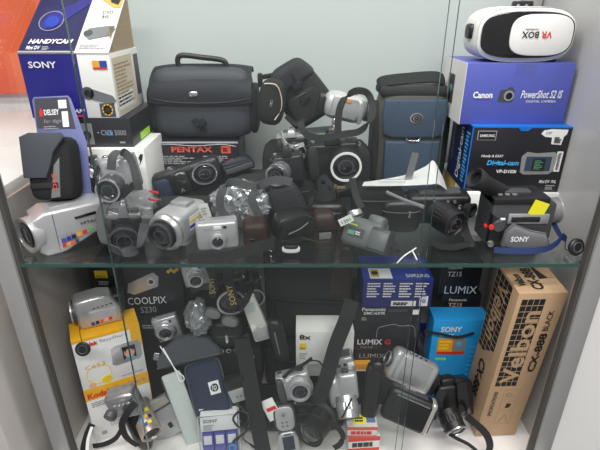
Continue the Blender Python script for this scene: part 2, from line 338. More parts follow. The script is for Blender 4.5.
# ================================================================== THE SETTING: a glazed display cabinet between two counters
def slab(name, size, c, m, r=0): return struct(B().box(size, c, r).build(name, m))
YF, YB = .661, 1.10
slab('floor', (1.02, .50, .02), (0, .88, FLOOR-.01), 'floor_white')
slab('floor_shop', (4.4, 3.4, .02), (0, .2, -.95), 'mid_grey'); slab('trim_6', (.98, .45, .44), (0, .89, FLOOR-.245), 'aluminium', .003)
slab('wall_back', (.98, .012, 1.15), (0, YB+.012, .095), 'back_pale')
slab('wall_left', (.006, .40, .565), (-.492, .90, -.1975), 'brown_grey'); slab('window_1', (.006, .40, .585), (-.492, .90, .3775), 'side_glass')
slab('wall_right', (.006, .40, 1.15), (.508, .90, .095), 'pale_grey')
for sx, n in ((-1, 1), (1, 2)):
    p = slab('trim_%d' % n, (.032, .03, 1.16), (sx*.475 + (.008 if sx > 0 else .0), .672, .09), 'aluminium', .002)
    B().box((.006, .012, 1.15), (sx*.456 + (.008 if sx > 0 else 0), .668, .09)).build('rubber_gasket', 'gasket', p)
    slab('trim_%d' % (n+2), (.032, .03, 1.15), (sx*.485, YB-.012, .095), 'aluminium', .002)
slab('wall_shop', (3.6, .04, 2.2), (-1.2, 1.56, .5), 'wall_white')
slab('wall_shop_right', (.04, 1.4, 2.2), (.72, 1.35, .2), 'wall_white')
slab('trim_5', (.6, .03, 1.0), (.815, .70, -.42), 'wall_white')
o = B().box((.9, .02, .9), (-1.17, 1.524, .575), .004).build('wall_poster', 'orange_panel'); o['label'] = 'plain bright orange poster board hung on the white shop wall'; o['category'] = 'poster'
t = thing('shop_counter', 'low shop counter with grey brown side and white top left of the glass cabinet', 'counter', T((-.86, 1.05, -.92)))
B().box((.63, .86, .97), (0, 0, .485), .003).build('side_panels', 'brown_grey', t)
B().box((.64, .87, .03), (0, 0, .985), .004).build('counter_top', 'wall_white', t)
B().box((.60, .012, .95), (-.01, -.436, .48), .002).build('front_panel', 'wall_white', t)

t = thing('glass_shelf', 'clear greenish glass shelf carrying the upper heap of cameras', 'shelf', T((0, (YF+YB)/2, -.006)))
B().box((.904, YB-YF, .006), (0, 0, .003)).build('glass_plate', 'shelf_glass', t, smooth=False)
B().box((.904, .0016, .0062), (0, -(YB-YF)/2-.0008, .003)).build('polished_edge', 'glass_edge', t, smooth=False)
for sx in (-1, 1):
    for yy in (-.19, .19): B().box((.03, .02, .01), (sx*.462, yy, -.006), .002).build('shelf_clip', 'steel', t)
for x0, x1, y, lab in ((-.296, .186, YF-.012, 'inner sliding glass door pushed to the middle of the cabinet'), (-.289, .193, YF-.030, 'outer sliding glass door overlapping the one behind it')):
    t = thing('sliding_glass_door', lab, 'glass door', T(((x0+x1)/2, y, FLOOR)))
    B().box((x1-x0, .004, 1.13), (0, 0, .565)).build('glass_pane', 'door_glass', t, smooth=False)
    for sx in (-1, 1): B().box((.0009, .0016, 1.13), (sx*((x1-x0)/2+.0005), 0, .565)).build('polished_edge', 'glass_edge', t, smooth=False)

# ================================================================== UPPER SHELF, left stack
t, D = carton('white_carton', 'white glossy carton with black swoosh at the bottom of the left stack', (62, 196, .838), (150, 194), (52, 149), .12, 'white', z0=0)
W3, d3, h3 = D; ztop_white = h3
fc = face(D, 'front'); shape(t, fc, [(.93,.78),(.97,.86),(.985,.93),(.955,.93),(.93,.88),(.945,.84)], 'print_black'); lines(t, fc, (.55,.55,.85,.75), 4, 'print_grey', 2)
t, D = carton('black_camera_carton', 'black glossy camera carton under the blue and white camcorder carton', (58, 149, .85), (134, 148), (50, 118), .15, 'box_black', z0=ztop_white)
fc = face(D, 'front'); zt_black = ztop_white+D[2]
panel(t, fc, (.34,.1,.5,.82), 'silver', 'picture_of_camera', r=.002); disc(t, fc, .42, .42, .008, 'print_black', lay=3); disc(t, fc, .42, .42, .0045, 'steel', lay=4)
text(t, fc, '\u2022 Click 5000', (.56,.42,.93,.6), 'print_grey'); text(t, fc, 'Cli', (.68,.42,.76,.6), 'sky_blue', lay=4); lines(t, fc, (.83,.12,.93,.22), 1, 'print_grey', 8)
panel(t, face(D, 'right'), (.3,.05,.7,.3), 'lime', 'price_sticker')

M, W, h = Q((33,117,.85), (119,117), (20,54), True); h += M.translation.z-zt_black; M.translation.z = zt_black
d = .15; t = thing('camcorder_carton', 'blue and white camcorder carton with open sloping lid on the left stack', 'box', base(M, W, d)); D = (W, d, h)
B().box((W, d, h), (0,0,h/2), .001).build('carton_body', 'white_card', t)
f = face(D, 'front'); panel(t, f, (0,0,.64,1), 'sony_blue', lay=1)
text(t, f, 'SONY', (.09,.79,.40,.89), 'print_white', bold=.02); text(t, f, 'HANDYCAM', (.16,.08,.62,.15), 'print_white', shear=.2, bold=.02)
panel(t, f, (.50,.02,.60,.05), 'red', 'printed_tag', 2)
panel(t, f, (.80,.80,.88,.90), 'orange', 'printed_tag', 2); panel(t, f, (.88,.80,.96,.90), 'royal', 'printed_tag', 2); panel(t, f, (.80,.77,.96,.795), 'red', 'printed_tag', 2)
shape(t, f, [(.70,.36),(.72,.30),(.96,.22),(1.0,.28),(.97,.36),(.74,.47)], 'steel', 'picture_of_camcorder'); disc(t, f, .69, .40, .011, 'dark_grey'); disc(t, f, .69, .40, .006, 'lens_glass', lay=3)
panel(t, f, (.80,.02,.97,.24), 'denim', 'picture_of_screen', 2)
for k in range(9): disc(t, f, .885+.035*math.cos(k*.698), .135+.055*math.sin(k*.698), .0045, 'kodak_yellow', 'petal', lay=3, n=10)
disc(t, f, .885, .135, .0045, 'brown_leather', 'flower_centre', lay=4)
fr = face(D, 'right'); panel(t, fr, (.04,.05,.72,.93), 'beige', 'specification_label'); lines(t, fr, (.08,.15,.66,.85), 12, 'cardboard_in', 5); panel(t, fr, (.08,.1,.6,.35), 'white_card', 'barcode', 2); panel(t, fr, (.80,.2,.97,.9), 'dark_grey', 'side_print')
rise = .105; sl = math.hypot(d, rise); ang = math.degrees(math.atan2(rise, d))
LM = T((0, -d/2, h)) @ Rot('X', ang); lid = B().box((W, sl, .002), (0, sl/2, .001), M=LM).build('sloping_lid', 'white_card', t)
fl = (LM @ T((-W/2, 0, .002)), W, sl)
panel(lid, fl, (0,0,.62,1), 'sony_navy')
B().box((W*.62, .004, .0012), (-W*.19, .002, .0026), M=LM).build('lid_fold', 'print_grey', lid)
text(lid, fl, 'SONY', (.22,.80,.50,.88), 'print_white', bold=.02); text(lid, fl, 'HANDYCAM', (.08,.12,.57,.185), 'print_white', shear=.2, bold=.03); text(lid, fl, 'Mini DV', (.08,.04,.23,.09), 'print_white', bold=.02); lines(lid, fl, (.25,.03,.33,.09), 3, 'print_grey', 9)
shape(lid, fl, [(.12,.42),(.16,.33),(.28,.34),(.36,.42),(.62,.72),(.62,.86),(.34,.66),(.18,.56)], 'sony_blue', 'picture_of_lens_barrel', 3)
disc(lid, fl, .24, .45, .022, 'silver', 'lens_rim', lay=4, r0=.0205, asp=1.25); disc(lid, fl, .25, .44, .0125, 'royal', lay=4, asp=1.2)
shape(lid, fl, [(.70,.95),(.99,.90),(.99,.66),(.90,.66),(.72,.80)], 'gold_label', 'printed_corner'); shape(lid, fl, [(.80,.9),(.98,.86),(.95,.70),(.86,.74)], 'box_black', 'picture_of_lens', 3)
text(lid, fl, 'DVD', (.80,.56,.92,.61), 'print_black'); text(lid, fl, '30', (.80,.49,.88,.54), 'print_black')
shape(lid, fl, [(.67,.24),(.70,.34),(.92,.38),(1.0,.34),(.97,.24),(.74,.18)], 'mid_grey', 'picture_of_camcorder', 3); disc(lid, fl, .71, .27, .008, 'dark_grey', lay=4); lines(lid, fl, (.66,.05,.95,.12), 3, 'print_grey', 3)
B().prism([(-d/2,0),(d/2,0),(d/2,rise*.96)], -.001, .001, M=T((W/2-.006,0,h)) @ Rot('Z', 90)).build('gable_flap', 'cardboard_in', t)
B().prism([(-d/2,0),(d/2,0),(d/2,rise*.96)], -.001, .001, M=T((-W/2+.004,0,h)) @ Rot('Z', 90)).build('gable_flap', 'sony_navy', t)
B().box((.002, d*.75, .045), (W/2-.004, .01, h+.020), M=T((0,0,0))).build('side_flap', 'cardboard_in', t)

# carded camera pouch
M, W, h = Q((37,200,.757), (87,198,.757), (38,95,.81), False); d = .03
t = thing('carded_pouch', 'dark grey camera pouch on a grey to lilac hanging card', 'pouch', base(M, W, d))
B().prism([(-W*.42,0),(W*.5,0),(W*.5,h*.55),(W*.27,h*.97),(W*.22,h),(-W*.46,h),(-W*.5,h*.97)], .004, .0055, .0004).build('hanging_card', 'lilac', t)
fc = (T((-W/2, .004, 0)) @ FR, W, h)
shape(t, fc, [(.05,.70),(.81,.68),(.72,.985),(.05,.985)], 'card_grey', 'card_header', 1); text(t, fc, 'DELSEY', (.22,.82,.52,.875), 'print_white', bold=.03); shape(t, fc, [(.12,.85),(.16,.89),(.20,.85),(.18,.81),(.13,.81)], 'red', 'logo'); text(t, fc, 'for digital', (.20,.735,.62,.78), 'print_grey')
panel(t, fc, (.52,.88,.68,.96), 'paper', 'price_sticker', 3); panel(t, fc, (.57,.70,.69,.85), 'paper', 'price_sticker', 3); lines(t, fc, (.18,.68,.55,.72), 2, 'print_grey', 1)
B().soft((W*.86, d*1.5, h*.60), (-W*.02, -d*.75, h*.30), e=6, n=7).build('pouch_body', 'nylon', t)
B().prism([(-W*.48,h*.22),(-W*.05,h*.21),(W*.06,h*.33),(W*.14,h*.45),(W*.36,h*.58),(W*.30,h*.625),(-W*.3,h*.635),(-W*.48,h*.6)], -d*1.72, -d*1.4, .003, 2).build('flap', 'grey_cloth', t)
B().box((W*.55, .003, h*.055), (-W*.12, -d*1.53, h*.14), .001).build('front_band', 'nylon2', t)
B().prism([(-W*.02,h*.02),(W*.16,h*.03),(W*.22,h*.40),(W*.1,h*.33)], -d*1.56, -d*1.4, .001).build('side_panel', 'mid_grey', t)
lo = (T((-W/2, -d*1.56, 0)) @ FR, W, h); text(t, lo, 'DLS', (.55,.10,.63,.25), 'pentax_red', rot=90, lay=2)

# Hitachi style camcorder at the left end
M, W, h = Q((43,263,.678), (113,240,None,0), (36,221), True); d = .062
M.translation.z = 0
t = thing('camcorder', 'silver camcorder with colourful stickers at the left end of the glass shelf', 'camcorder', base(M, W, d))
B().prism([(-W*.5,h*.12),(-W*.42,0),(W*.3,h*.0),(W*.5,h*.1),(W*.5,h*.92),(W*.4,h),(-W*.35,h*.98),(-W*.5,h*.86)], -d/2, d/2, .005, 3).build('body', 'silver_light', t)
B().prism([(-W*.22,h*.0),(W*.49,h*.0),(W*.49,h*.46),(W*.30,h*.34)], -d*.54, -d*.40, .002).build('lower_grip', 'black', t)
B().box((W*.30, .003, h*.06), (W*.22, -d*.51, h*.74), .001, M=Rot('Y', -4)).build('dark_slot', 'black_gloss', t)
fs = (T((-W/2, -d*.505, 0)) @ FR, W, h); text(t, fs, 'HITACHI', (.60,.56,.92,.63), 'print_black', bold=.01)
fst = (T((-W/2, -d*.55, 0)) @ FR, W, h)
for k, (u, m_) in enumerate(((.30,'purple'),(.37,'royal'),(.44,'deep_blue'),(.52,'orange'),(.60,'red'),(.68,'green'))): panel(t, fst, (u, .26+.02*k, u+.06, .35+.02*k), m_, 'sticker')
for k, (u, m_) in enumerate(((.30,'red'),(.36,'orange'),(.42,'pentax_red'),(.48,'dark_grey'))): panel(t, fst, (u, .14+.01*k, u+.045, .23+.01*k), m_, 'sticker')
B().box((.0008, d*1.02, h*.9), (-W*.24, 0, h*.5)).build('seam', 'dark_grey', t)
lens(t, axisM((-W*.47, -d*.08, h*.48), (-1,-.35,0)), h*.40, .016, 'silver_light', 'silver', ribs=False)
B().box((W*.36, d*.3, .002), (-W*.05, 0, h*.99), .001).build('top_buttons', 'silver', t)

# two silver cameras behind it
M, W, h = Q((86,196,.815), (108,193), (86,160)); d=.014
t = thing('bridge_camera', 'bronze grey bridge camera with fat chrome lens beside the carded pouch', 'camera', base(M, W, d)); compact(t, W, d, h, (.32,.5), .34, .02, 'steel', 'silver_warm', steps=2, vf=False)
strap(t, [(103,166,.805),(97,170,.796),(94,182,.794),(97,194,.794),(102,198,.796)], .008, (0,.3,1), 'strap')
M, W, h = Q((107,196,.76), (139,192), (110,160)); d=.04
t = thing('bridge_camera', 'silver bridge camera lying in grey film with its strap over the top', 'camera', base(M, W, d)); compact(t, W, d, h, (.32,.30), .33, .03, 'silver_light', 'dark_grey', steps=1, vf=False)
strap(t, [(111,170,.74),(113,156,.745),(121,151,.76),(131,160,.755),(136,178,.74),(139,190,.74)], .014, [(1,0,0)]*3+[(.7,0,.7)]*3, 'strap_grey')
strap(t, [(140,180,.77),(128,190,.75),(120,197,.74),(108,199,.735)], .012, (0,.2,1), 'strap')
t = thing('plastic_bag', 'crumpled grey plastic bag under the strapped silver camera', 'bag', T(at(128,203,.80))); B().crumple((.10,.05,.05), sub=4, amp=.4, seed=3).build('film', 'film', t, smooth=False)
for px, py in ((154,192),(153,200)): B().box((.016,.003,.003), M=T(at(px,py,.77)) @ Rot('Y', 12)).build('red_tab', 'red', t, world=True)

# ================================================================== UPPER SHELF, back row
t, D = carton('film_carton', 'black carton with orange lettering and torn silver top under the satchel', (157,181,.95), (240,179), (157,143), .13, 'box_black', z0=0)
zp = D[2]; f = face(D, 'front'); k0 = .66
text(t, f, 'PENTAX', (.22,.84,.70,.94), 'pentax_red', bold=.035); panel(t, f, (.80,.82,.91,.95), 'pentax_red', 'logo_square', 2); lines(t, f, (.82,.85,.89,.92), 2, 'box_black', 1, lay=4)
lines(t, f, (.05,.62,.5,.78), 5, 'print_grey', 4); lines(t, f, (.58,.62,.9,.78), 5, 'print_grey', 6)
B().box((D[0]*1.0, .003, .004), (0, -D[1]/2-.001, D[2]+.001), .001).build('torn_edge', 'silver_light', t)
B().tube([(-D[0]*.48,-D[1]*.53,D[2]-.005),(-D[0]*.3,-D[1]*.53,D[2]-.002),(0,-D[1]*.53,D[2]-.005),(D[0]*.3,-D[1]*.53,D[2]-.002),(D[0]*.48,-D[1]*.53,D[2]-.006)], .0008).build('torn_edge', 'silver', t)

M, W, h0 = Q((154,141,.97), (254,139), (153,92), True); d = .10; M.translation.z = zp+.003
top = at(200,66,1.03).z-zp-.003; h1 = at(200,93,.965).z-zp-.003
t = thing('satchel', 'black soft briefcase style camera satchel with handle and silver clasp', 'bag', base(M, W, d))
def sq(q): return Vector((q.x*(1-.05*max(0, q.z/(top/2))), q.y if q.z < 0 else q.y*(1-.25*q.z/(top/2)), q.z))
B().soft((W, d, top), (0,0,top/2), e=7, n=9, nz=.003, squash=sq).build('bag_body', 'satchel', t)
fl = B(); n=14; prof = [(d*.40, top*.93),(d*.2,top+.004),(-d*.1,top*.99),(-d*.36,top*.88),(-d*.52,h1*1.08),(-d*.55,h1*.86)]
P = smooth_path([Vector((0,y,z)) for y, z in prof], 4); bm = bmesh.new(); rows = []
for i, p in enumerate(P):
    q = i/(len(P)-1); rows.append([bm.verts.new((W*.5*(-1+2*j/n)*(.97+.02*q), p.y, p.z-(.012*(1-abs(-1+2*j/n)**3)*max(0, q-.75)*4)-.006*abs(-1+2*j/n)**4)) for j in range(n+1)])
for a, b in zip(rows, rows[1:]):
    for j in range(n): bm.faces.new((a[j], b[j], b[j+1], a[j+1]))
bmesh.ops.solidify(bm, geom=bm.faces[:], thickness=.003); fl.add(bm); flap = fl.build('flap', 'satchel', t)
B().soft((.018,.004,.010), (-.012,-d*.56,h1*.98), e=3, n=3).build('clasp', 'chrome', flap)
B().tube([(-W*.47,-d*.55,h1*.88),(-W*.2,-d*.56,h1*.80),(W*.2,-d*.56,h1*.80),(W*.47,-d*.55,h1*.88)], .0014).build('flap_piping', 'black', flap)
hy = d*.0; hz = top-.004
B().tube([(-W*.22,hy,hz),(-W*.24,hy,hz+.016),(-W*.19,hy,hz+.026),(0,hy,hz+.022),(W*.19,hy,hz+.017),(W*.235,hy,hz+.008),(W*.23,hy,hz-.006)], .0055, n=10).build('carry_handle', 'black', t)
for sx in (-1,1): B().box((.016,.018,.010), (sx*W*.23,hy,hz), .003).build('handle_mount', 'black', t)
B().box((.014,.004,.032), (.002,-d*.52,.022), .001, M=Rot('Y', -38)@T((.012,0,.006))).build('buckle_strap', 'black', t)
B().box((.020,.007,.014), (.008,-d*.54,.022), .002, M=Rot('Y', -38)@T((.012,0,.006))).build('buckle', 'black_gloss', t)
for sx in (-1,1): B().soft((.018, d*.9, top*.72), (sx*W*.50,0,top*.40), e=4, n=5).build('side_gusset', 'nylon', t)

def stack_case(name, label, bl, br, tl, d, m='nylon', e=6, level=True, z0=0, cat='camera case', **kw):
    M, W, h = Q(bl, br, tl, level)
    if z0 is not None: h += M.translation.z-z0; M.translation.z = z0
    t = thing(name, label, cat, base(M, W, d))
    B().soft((W, d, h), (0,0,h/2), e=e, n=7, nz=.002).build('case_body', m, t)
    B().tube([(-W*.49,-d*.25,h*.72),(-W*.35,-d*.5,h*.70),(0,-d*.52,h*.68),(W*.35,-d*.5,h*.70),(W*.49,-d*.25,h*.72)], .0012).build('zip', 'dark_grey', t)
    B().box((.004,.003,.012), (W*.2,-d*.53,h*.64), .001).build('zip_pull', 'steel', t)
    return t, W, h
stack_case('camera_case', 'black zipped case buried behind the SLR with the white ringed lens', (262,192,.93), (372,192), (264,150), .13)
stack_case('camera_case', 'black zipped case buried under the two silver ringed lenses', (230,205,.84), (318,205), (232,180), .08)

# holster bag, tilted
M, W, h = Q((281,126,.985), (319,114), (264,75), False); M2 = at(306,110,.98)
t = thing('holster_bag', 'black nylon holster camera bag with buckles tilted on top of the heap', 'bag', T(at(300,92,.98)) @ Rot('Y', -32))
u = mpp(at(300,92,.98)); W, h, d = 46*u, 62*u, .07
def sq2(q): return Vector((q.x*(1-.16*(q.z/(h/2))*1), q.y*(1-.12*q.z/(h/2)), q.z))
B().soft((W, d, h), (0,0,0), e=5, n=9, nz=.003, squash=sq2).build('bag_body', 'nylon', t)
B().soft((W*.9, d*1.02, h*.34), (0,-.002,h*.30), e=5, n=7, squash=lambda q: Vector((q.x*(1-.2*(q.z/(h*.17))), q.y, q.z))).build('lid', 'nylon2', t)
B().soft((W*.7, d*.2, h*.46), (0,-d*.5,-h*.2), e=6, n=6).build('front_pocket', 'nylon', t)
for px, pz, a in ((-.0,.06,0),(.012,.085,0)): B().box((.010,.004,.026), (px,-d*.55,pz-.055), .001).build('webbing', 'strap', t)
B().box((.018,.008,.015), (.004,-d*.58,.018), .003).build('buckle', 'black_gloss', t); B().box((.018,.008,.012), (.004,-d*.60,-.012), .003).build('buckle', 'black_gloss', t)
B().tube([(-W*.3,-d*.52,-h*.02),(0,-d*.6,-h*.0),(W*.32,-d*.52,-h*.02)], .0012).build('zip', 'dark_grey', t)
B().box((.003,.003,.014), (W*.3,-d*.56,-h*.1), .001).build('zip_pull', 'steel', t)
B().tube([(-W*.36,0,h*.25),(-W*.55,-.005,h*.33),(-W*.78,-.01,h*.18),(-W*.82,-.01,-.0)], .005, n=6).build('shoulder_strap', 'strap', t)
strap(t, [(286,116,.94),(296,124,.935),(306,117,.94),(316,108,.945)], .010, (0,.3,1), 'strap', 'tail_strap')
t = thing('lens_pouch', 'small oval black pouch with beige piping and stitched letter beside the holster bag', 'pouch', T(at(272,102,.925)) @ Rot('Y', 8))
u = mpp(at(272,102,.925)); B().soft((27*u,.045,45*u), e=3, n=8).build('pouch_body', 'nylon', t)
B().tube([(-9*u,-.018,18*u),(2*u,-.024,19*u),(8*u,-.020,10*u),(10*u,-.018,-3*u),(5*u,-.021,-15*u)], .0011).build('piping', 'beige', t)
text(t, (T((-.012,-.0235,-.012)) @ FR, .024, .024), 'H', (.38,.3,.58,.85), 'print_grey', lay=1, shear=.2)
t = thing('strap_clip', 'black plastic clip and ring lying behind the small oval pouch', 'clip', T(at(268,76,.975)))
B().box((.030,.008,.010), (0,0,0), .003, M=Rot('Y', -10)).build('clip_body', 'black_gloss', t); B().box((.010,.008,.028), (-.016,0,-.008), .003).build('clip_arm', 'black', t)
B().lathe([(.007,-.0015),(.010,-.0015),(.010,.0015),(.007,.0015),(.007,-.0015)], 18, T((.022,0,.004)) @ Rot('X', 90)).build('ring', 'black', t)

# silver camcorder of the back row
M, W, h = Q((320,118,.87), (364,128), (327,90)); d=.05
t = thing('camcorder', 'silver rounded camcorder with black strap loop at the back of the heap', 'camcorder', base(M, W, d)); camcorder(t, W, d, h, 'silver_light', 'silver', flip=-1, vf=False, battery=True, round_=.42, lr=.3, LL=.008)
f = (T((-W/2, -d*.57, 0)) @ FR, W, h); panel(t, f, (.42,.76,.58,.86), 'orange', 'sticker', 1)
B().soft((.018,.012,.018), (-W*.12,-d*.45,-.002), e=3, n=4).build('knob', 'chrome', t)
strap(t, [(338,134,.82),(339,112,.825),(345,98,.83),(356,91,.84),(367,93,.85),(372,104,.845),(371,119,.83),(360,131,.815),(345,134,.81),(322,138,.81),(306,134,.82),(300,122,.835)], .012, [(1,0,0),(1,0,0),(.8,0,.6),(.1,.2,1),(.3,0,1),(1,0,.2),(.7,.2,.6),(.2,.2,1),(0,.2,1),(0,.2,1),(.5,0,.8),(1,0,.3)], 'strap')
M, W, h = Q((283,143,.89), (338,138), (284,135)); d=.05
t = thing('disc_player', 'flat silver player with green edge lying under the silver camcorder', 'player', base(M, W, d))
B().box((W,d,h*.55), (0,0,h*.3), .003).build('body', 'silver', t); B().box((W*.98,d*.98,h*.3), (0,0,h*.75), .002).build('lid', 'dark_grey', t); B().box((W*.7,.002,h*.22), (W*.1,-d/2-.0006,h*.66), .0005).build('green_edge', 'green', t)

# blue bag
M, W, h = Q((374,190,.955), (440,186), (371,92), True); d=.085; h += M.translation.z; M.translation.z = 0
t = thing('shoulder_bag', 'denim blue and taupe camera shoulder bag with round emblem', 'bag', base(M, W, d))
h = at(410,84,1.0).z
B().soft((W,d,h), (0,0,h/2), e=6, n=9, nz=.003).build('bag_body', 'taupe', t)
for sx in (-1,1): B().soft((.020,d*.8,h*.75), (sx*W*.50,.0,h*.48), e=4, n=6).build('side_pocket', 'nylon', t)
B().prism([(-W*.44,h*.60),(-W*.3,h*.57),(W*.3,h*.57),(W*.44,h*.60),(W*.46,h*.78),(W*.44,h*.90),(-W*.44,h*.90),(-W*.46,h*.78)], -d*.60, -d*.44, .004, 3).build('flap', 'denim', t)
B().box((W*1.0,d*.9,.02), (0,-.002,h*.955), .008, 3).build('top_edge', 'nylon', t)
B().prism([(-W*.40,h*.05),(W*.40,h*.05),(W*.40,h*.54),(-W*.40,h*.54)], -d*.62, -d*.44, .006, 3).build('front_pocket', 'denim', t)
f = (T((-W/2,-d*.60,0)) @ FR, W, h); disc(t, f, .52, .745, .0135, 'chrome', 'emblem_rim', lay=2, r0=.0105, asp=.8); disc(t, f, .52, .745, .0105, 'brown_leather', 'emblem', lay=1, asp=.8)
text(t, f, '\u0398', (.47,.72,.57,.77), 'chrome', lay=3, name='emblem_mark'); B().tube([(-.014,-d*.62,h*.575),(-.010,-d*.63,h*.55),(.010,-d*.63,h*.55),(.014,-d*.62,h*.575)], .0016).build('buckle', 'chrome', t)
B().ribbon([(-W*.50,-.01,h*.97),(-W*.46,-.015,h*1.03),(-W*.1,-.018,h*1.06),(W*.3,-.015,h*1.07),(W*.42,-.01,h*1.02),(W*.46,0,h*.95)], .022, [(0,.5,.8)]*6, .005).build('carry_handle', 'nylon', t)

# ================================================================== UPPER SHELF, right stack
M, W, h = Q((466,202,.86), (556,202), (466,191), True)
t = thing('printer_carton', 'flat white carton with round blue logo at the bottom of the right stack', 'box', base(Matrix.Translation((M.translation.x, .855, 0)), W, .2)); zh = .046; D = (W, .2, zh)
B().box(D, (0,0,zh/2), .001).build('carton_body', 'white', t); f = face(D, 'front'); disc(t, f, .79, .62, .0085, 'royal_dark', 'logo_disc'); text(t, f, 'hp', (.765,.48,.815,.78), 'print_white', shear=.25)
panel(t, f, (.80,.18,.88,.26), 'red', 'printed_tag'); panel(t, face(D,'left'), (.2,.1,.6,.9), 'gold_label', 'printed_tag')
M, W, h = Q((465,189,.87), (560,190), (474,126), True)
d = .13; h = .128; W *= .97; M = Matrix.Translation((M.translation.x-.004, .868, zh)) @ Rot('Z', -2)
t = thing('camcorder_carton', 'black carton with bright blue top and pale camcorder picture in the right stack', 'box', base(M, W, d)); D = (W, d, h)
B().box(D, (0,0,h/2), .001).build('carton_body', 'box_black', t); f = face(D, 'front')
panel(t, face(D,'top'), (0,0,1,1), 'samsung_blue', 'top_flap'); panel(t, face(D,'left'), (0,0,1,1), 'deep_blue'); panel(t, f, (0,.985,1,1), 'samsung_blue', 'blue_edge')
panel(t, f, (.0,.0,.012,1), 'samsung_blue', 'blue_edge'); shape(t, f, [(.46,.985),(.49,.94),(.56,.94),(.59,.985)], 'samsung_blue', 'thumb_notch')
fl = face(D,'left'); text(t, fl, 'Digital-cam', (.50,.1,.72,.9), 'print_white', rot=90, bold=.01); text(t, fl, 'SAMSUNG', (.14,.3,.26,.9), 'print_grey', rot=90); lines(t, fl, (.78,.1,.95,.9), 14, 'sky_blue', 2)
panel(t, f, (.06,.80,.25,.94), 'print_grey', 'logo_frame', 1); panel(t, f, (.068,.81,.242,.93), 'box_black', 'logo_field', 2); text(t, f, 'SAMSUNG', (.08,.85,.23,.89), 'print_white', bold=.02)
text(t, f, 'Handy & EASY', (.13,.535,.36,.585), 'print_white', shear=.2, bold=.015); text(t, f, 'Digital-cam', (.20,.40,.53,.50), 'sky_blue', shear=.15, bold=.03); text(t, f, 'VP-D103i', (.31,.30,.52,.355), 'print_white', bold=.03)
shape(t, f, [(.56,.32),(.55,.56),(.60,.63),(.70,.61),(.88,.63),(.92,.58),(.90,.34),(.86,.29),(.60,.28)], 'silver', 'picture_of_camcorder', 1); panel(t, f, (.60,.34,.86,.56), 'denim', 'picture_of_case', 3); panel(t, f, (.67,.34,.80,.53), 'print_black', 'picture_of_screen', 4)
lines(t, f, (.69,.36,.78,.51), 6, 'screen_green', 4, lay=5); panel(t, f, (.905,.33,.965,.64), 'paper', 'barcode_label', 1); lines(t, f, (.92,.36,.95,.62), 14, 'print_black', 2, lay=3, fill=.4)
shape(t, f, [(.70,.90),(.72,.95),(.80,.97),(.96,.965),(.955,.90),(.93,.86),(.92,.74),(.82,.75),(.815,.85),(.74,.86)], 'paper', 'price_sticker', 2); text(t, f, '3,97', (.74,.895,.80,.935), 'print_black', lay=4); lines(t, f, (.84,.77,.91,.86), 6, 'print_black', 3, lay=4)
text(t, f, 'Mini DV  PAL', (.78,.15,.96,.20), 'print_white', shear=.2, bold=.02); lines(t, f, (.86,.04,.96,.12), 3, 'print_grey', 2)
zs = zh+h
M, W, h = Q((460,117,.885), (564,118), (463,63), True); d=.13; M = Matrix.Translation((M.translation.x, .885, zs)); h = at(463,63,.885).z-zs
t = thing('camera_carton', 'blue violet camera carton with white end on top of the right stack', 'box', base(M, W, d)); D = (W, d, h)
B().box(D, (0,0,h/2), .001).build('carton_body', 'canon_blue', t); f = face(D,'front'); panel(t, face(D,'left'), (0,0,1,1), 'white_card'); panel(t, face(D,'left'), (.25,.25,.55,.75), 'dark_grey', 'picture_of_camera', 2); disc(t, face(D,'left'), .42, .5, .008, 'screen_green', lay=4)
text(t, f, 'Canon', (.09,.44,.275,.55), 'print_white', bold=.04); text(t, f, 'PowerShot S2 IS', (.54,.44,.93,.57), 'print_white', shear=.25, bold=.015); text(t, f, 'DIGITAL CAMERA', (.60,.37,.88,.41), 'print_white')
shape(t, f, [(.33,.38),(.345,.58),(.40,.58),(.42,.62),(.455,.62),(.465,.58),(.48,.56),(.47,.38)], 'dark_grey', 'picture_of_camera', 1); disc(t, f, .43, .48, .0095, 'silver', 'picture_of_lens', lay=3); disc(t, f, .43, .48, .006, 'lens_glass', 'picture_of_lens', lay=4)
panel(t, f, (.45,.80,.64,1.0), 'clear', 'sealing_tape', 1)
zc = zs+h
# VR headset
M, W, h = Q((470,63,.91), (568,63), (470,9), True); d=.085; M = Matrix.Translation((M.translation.x, .89, zc))
W = 96*mpp(at(520,40,.91)); h = 51*mpp(at(520,40,.91))
t = thing('vr_headset', 'white virtual reality headset with glossy black face on the blue carton', 'headset', base(M, W, d) @ T((0,0,.0)))
def capsule(w_, h_, n=10, e=3.2):
    out = []
    for i in range(4*n):
        a = 2*math.pi*i/(4*n); c, s_ = math.cos(a), math.sin(a); out.append((math.copysign(abs(c)**(2/e), c)*w_/2, h/2+math.copysign(abs(s_)**(2/e), s_)*h_/2))
    return out
B().prism(capsule(W, h), -d*.35, d*.5, .008, 3).build('casing', 'white_card', t)
B().prism(capsule(W*.99, h*.98), -d*.5, -d*.33, .010, 3).build('front_rim', 'white', t)
B().prism(capsule(W*.94, h*.84), -d*.54, -d*.46, .003, 2).build('front_plate', 'black_gloss', t)
pan = [(x if x > 0 else x*.92, z) for x, z in capsule(W*.66, h*.74)]
B().prism([(x+W*.12, z) for x, z in pan], -d*.565, -d*.5, .002, 2).build('phone_door', 'white', t)
f = (T((-W/2,-d*.565,0)) @ FR, W, h); text(t, f, 'BOX', (.43,.45,.60,.57), 'print_black', rot=180, bold=.02, lay=2); text(t, f, 'VR', (.625,.45,.735,.57), 'red', rot=180, bold=.02, lay=2); lines(t, f, (.46,.60,.66,.625), 1, 'print_grey', 1)
B().soft((.012,.03,.026), (-W*.505,0,h*.55), e=4, n=4).build('strap_slot', 'black', t); B().soft((.012,.03,.026), (W*.505,0,h*.42), e=4, n=4).build('strap_slot', 'black', t)
b = B().box((W*.19,.016,.005), (W*.0,0,h+.006), .002)
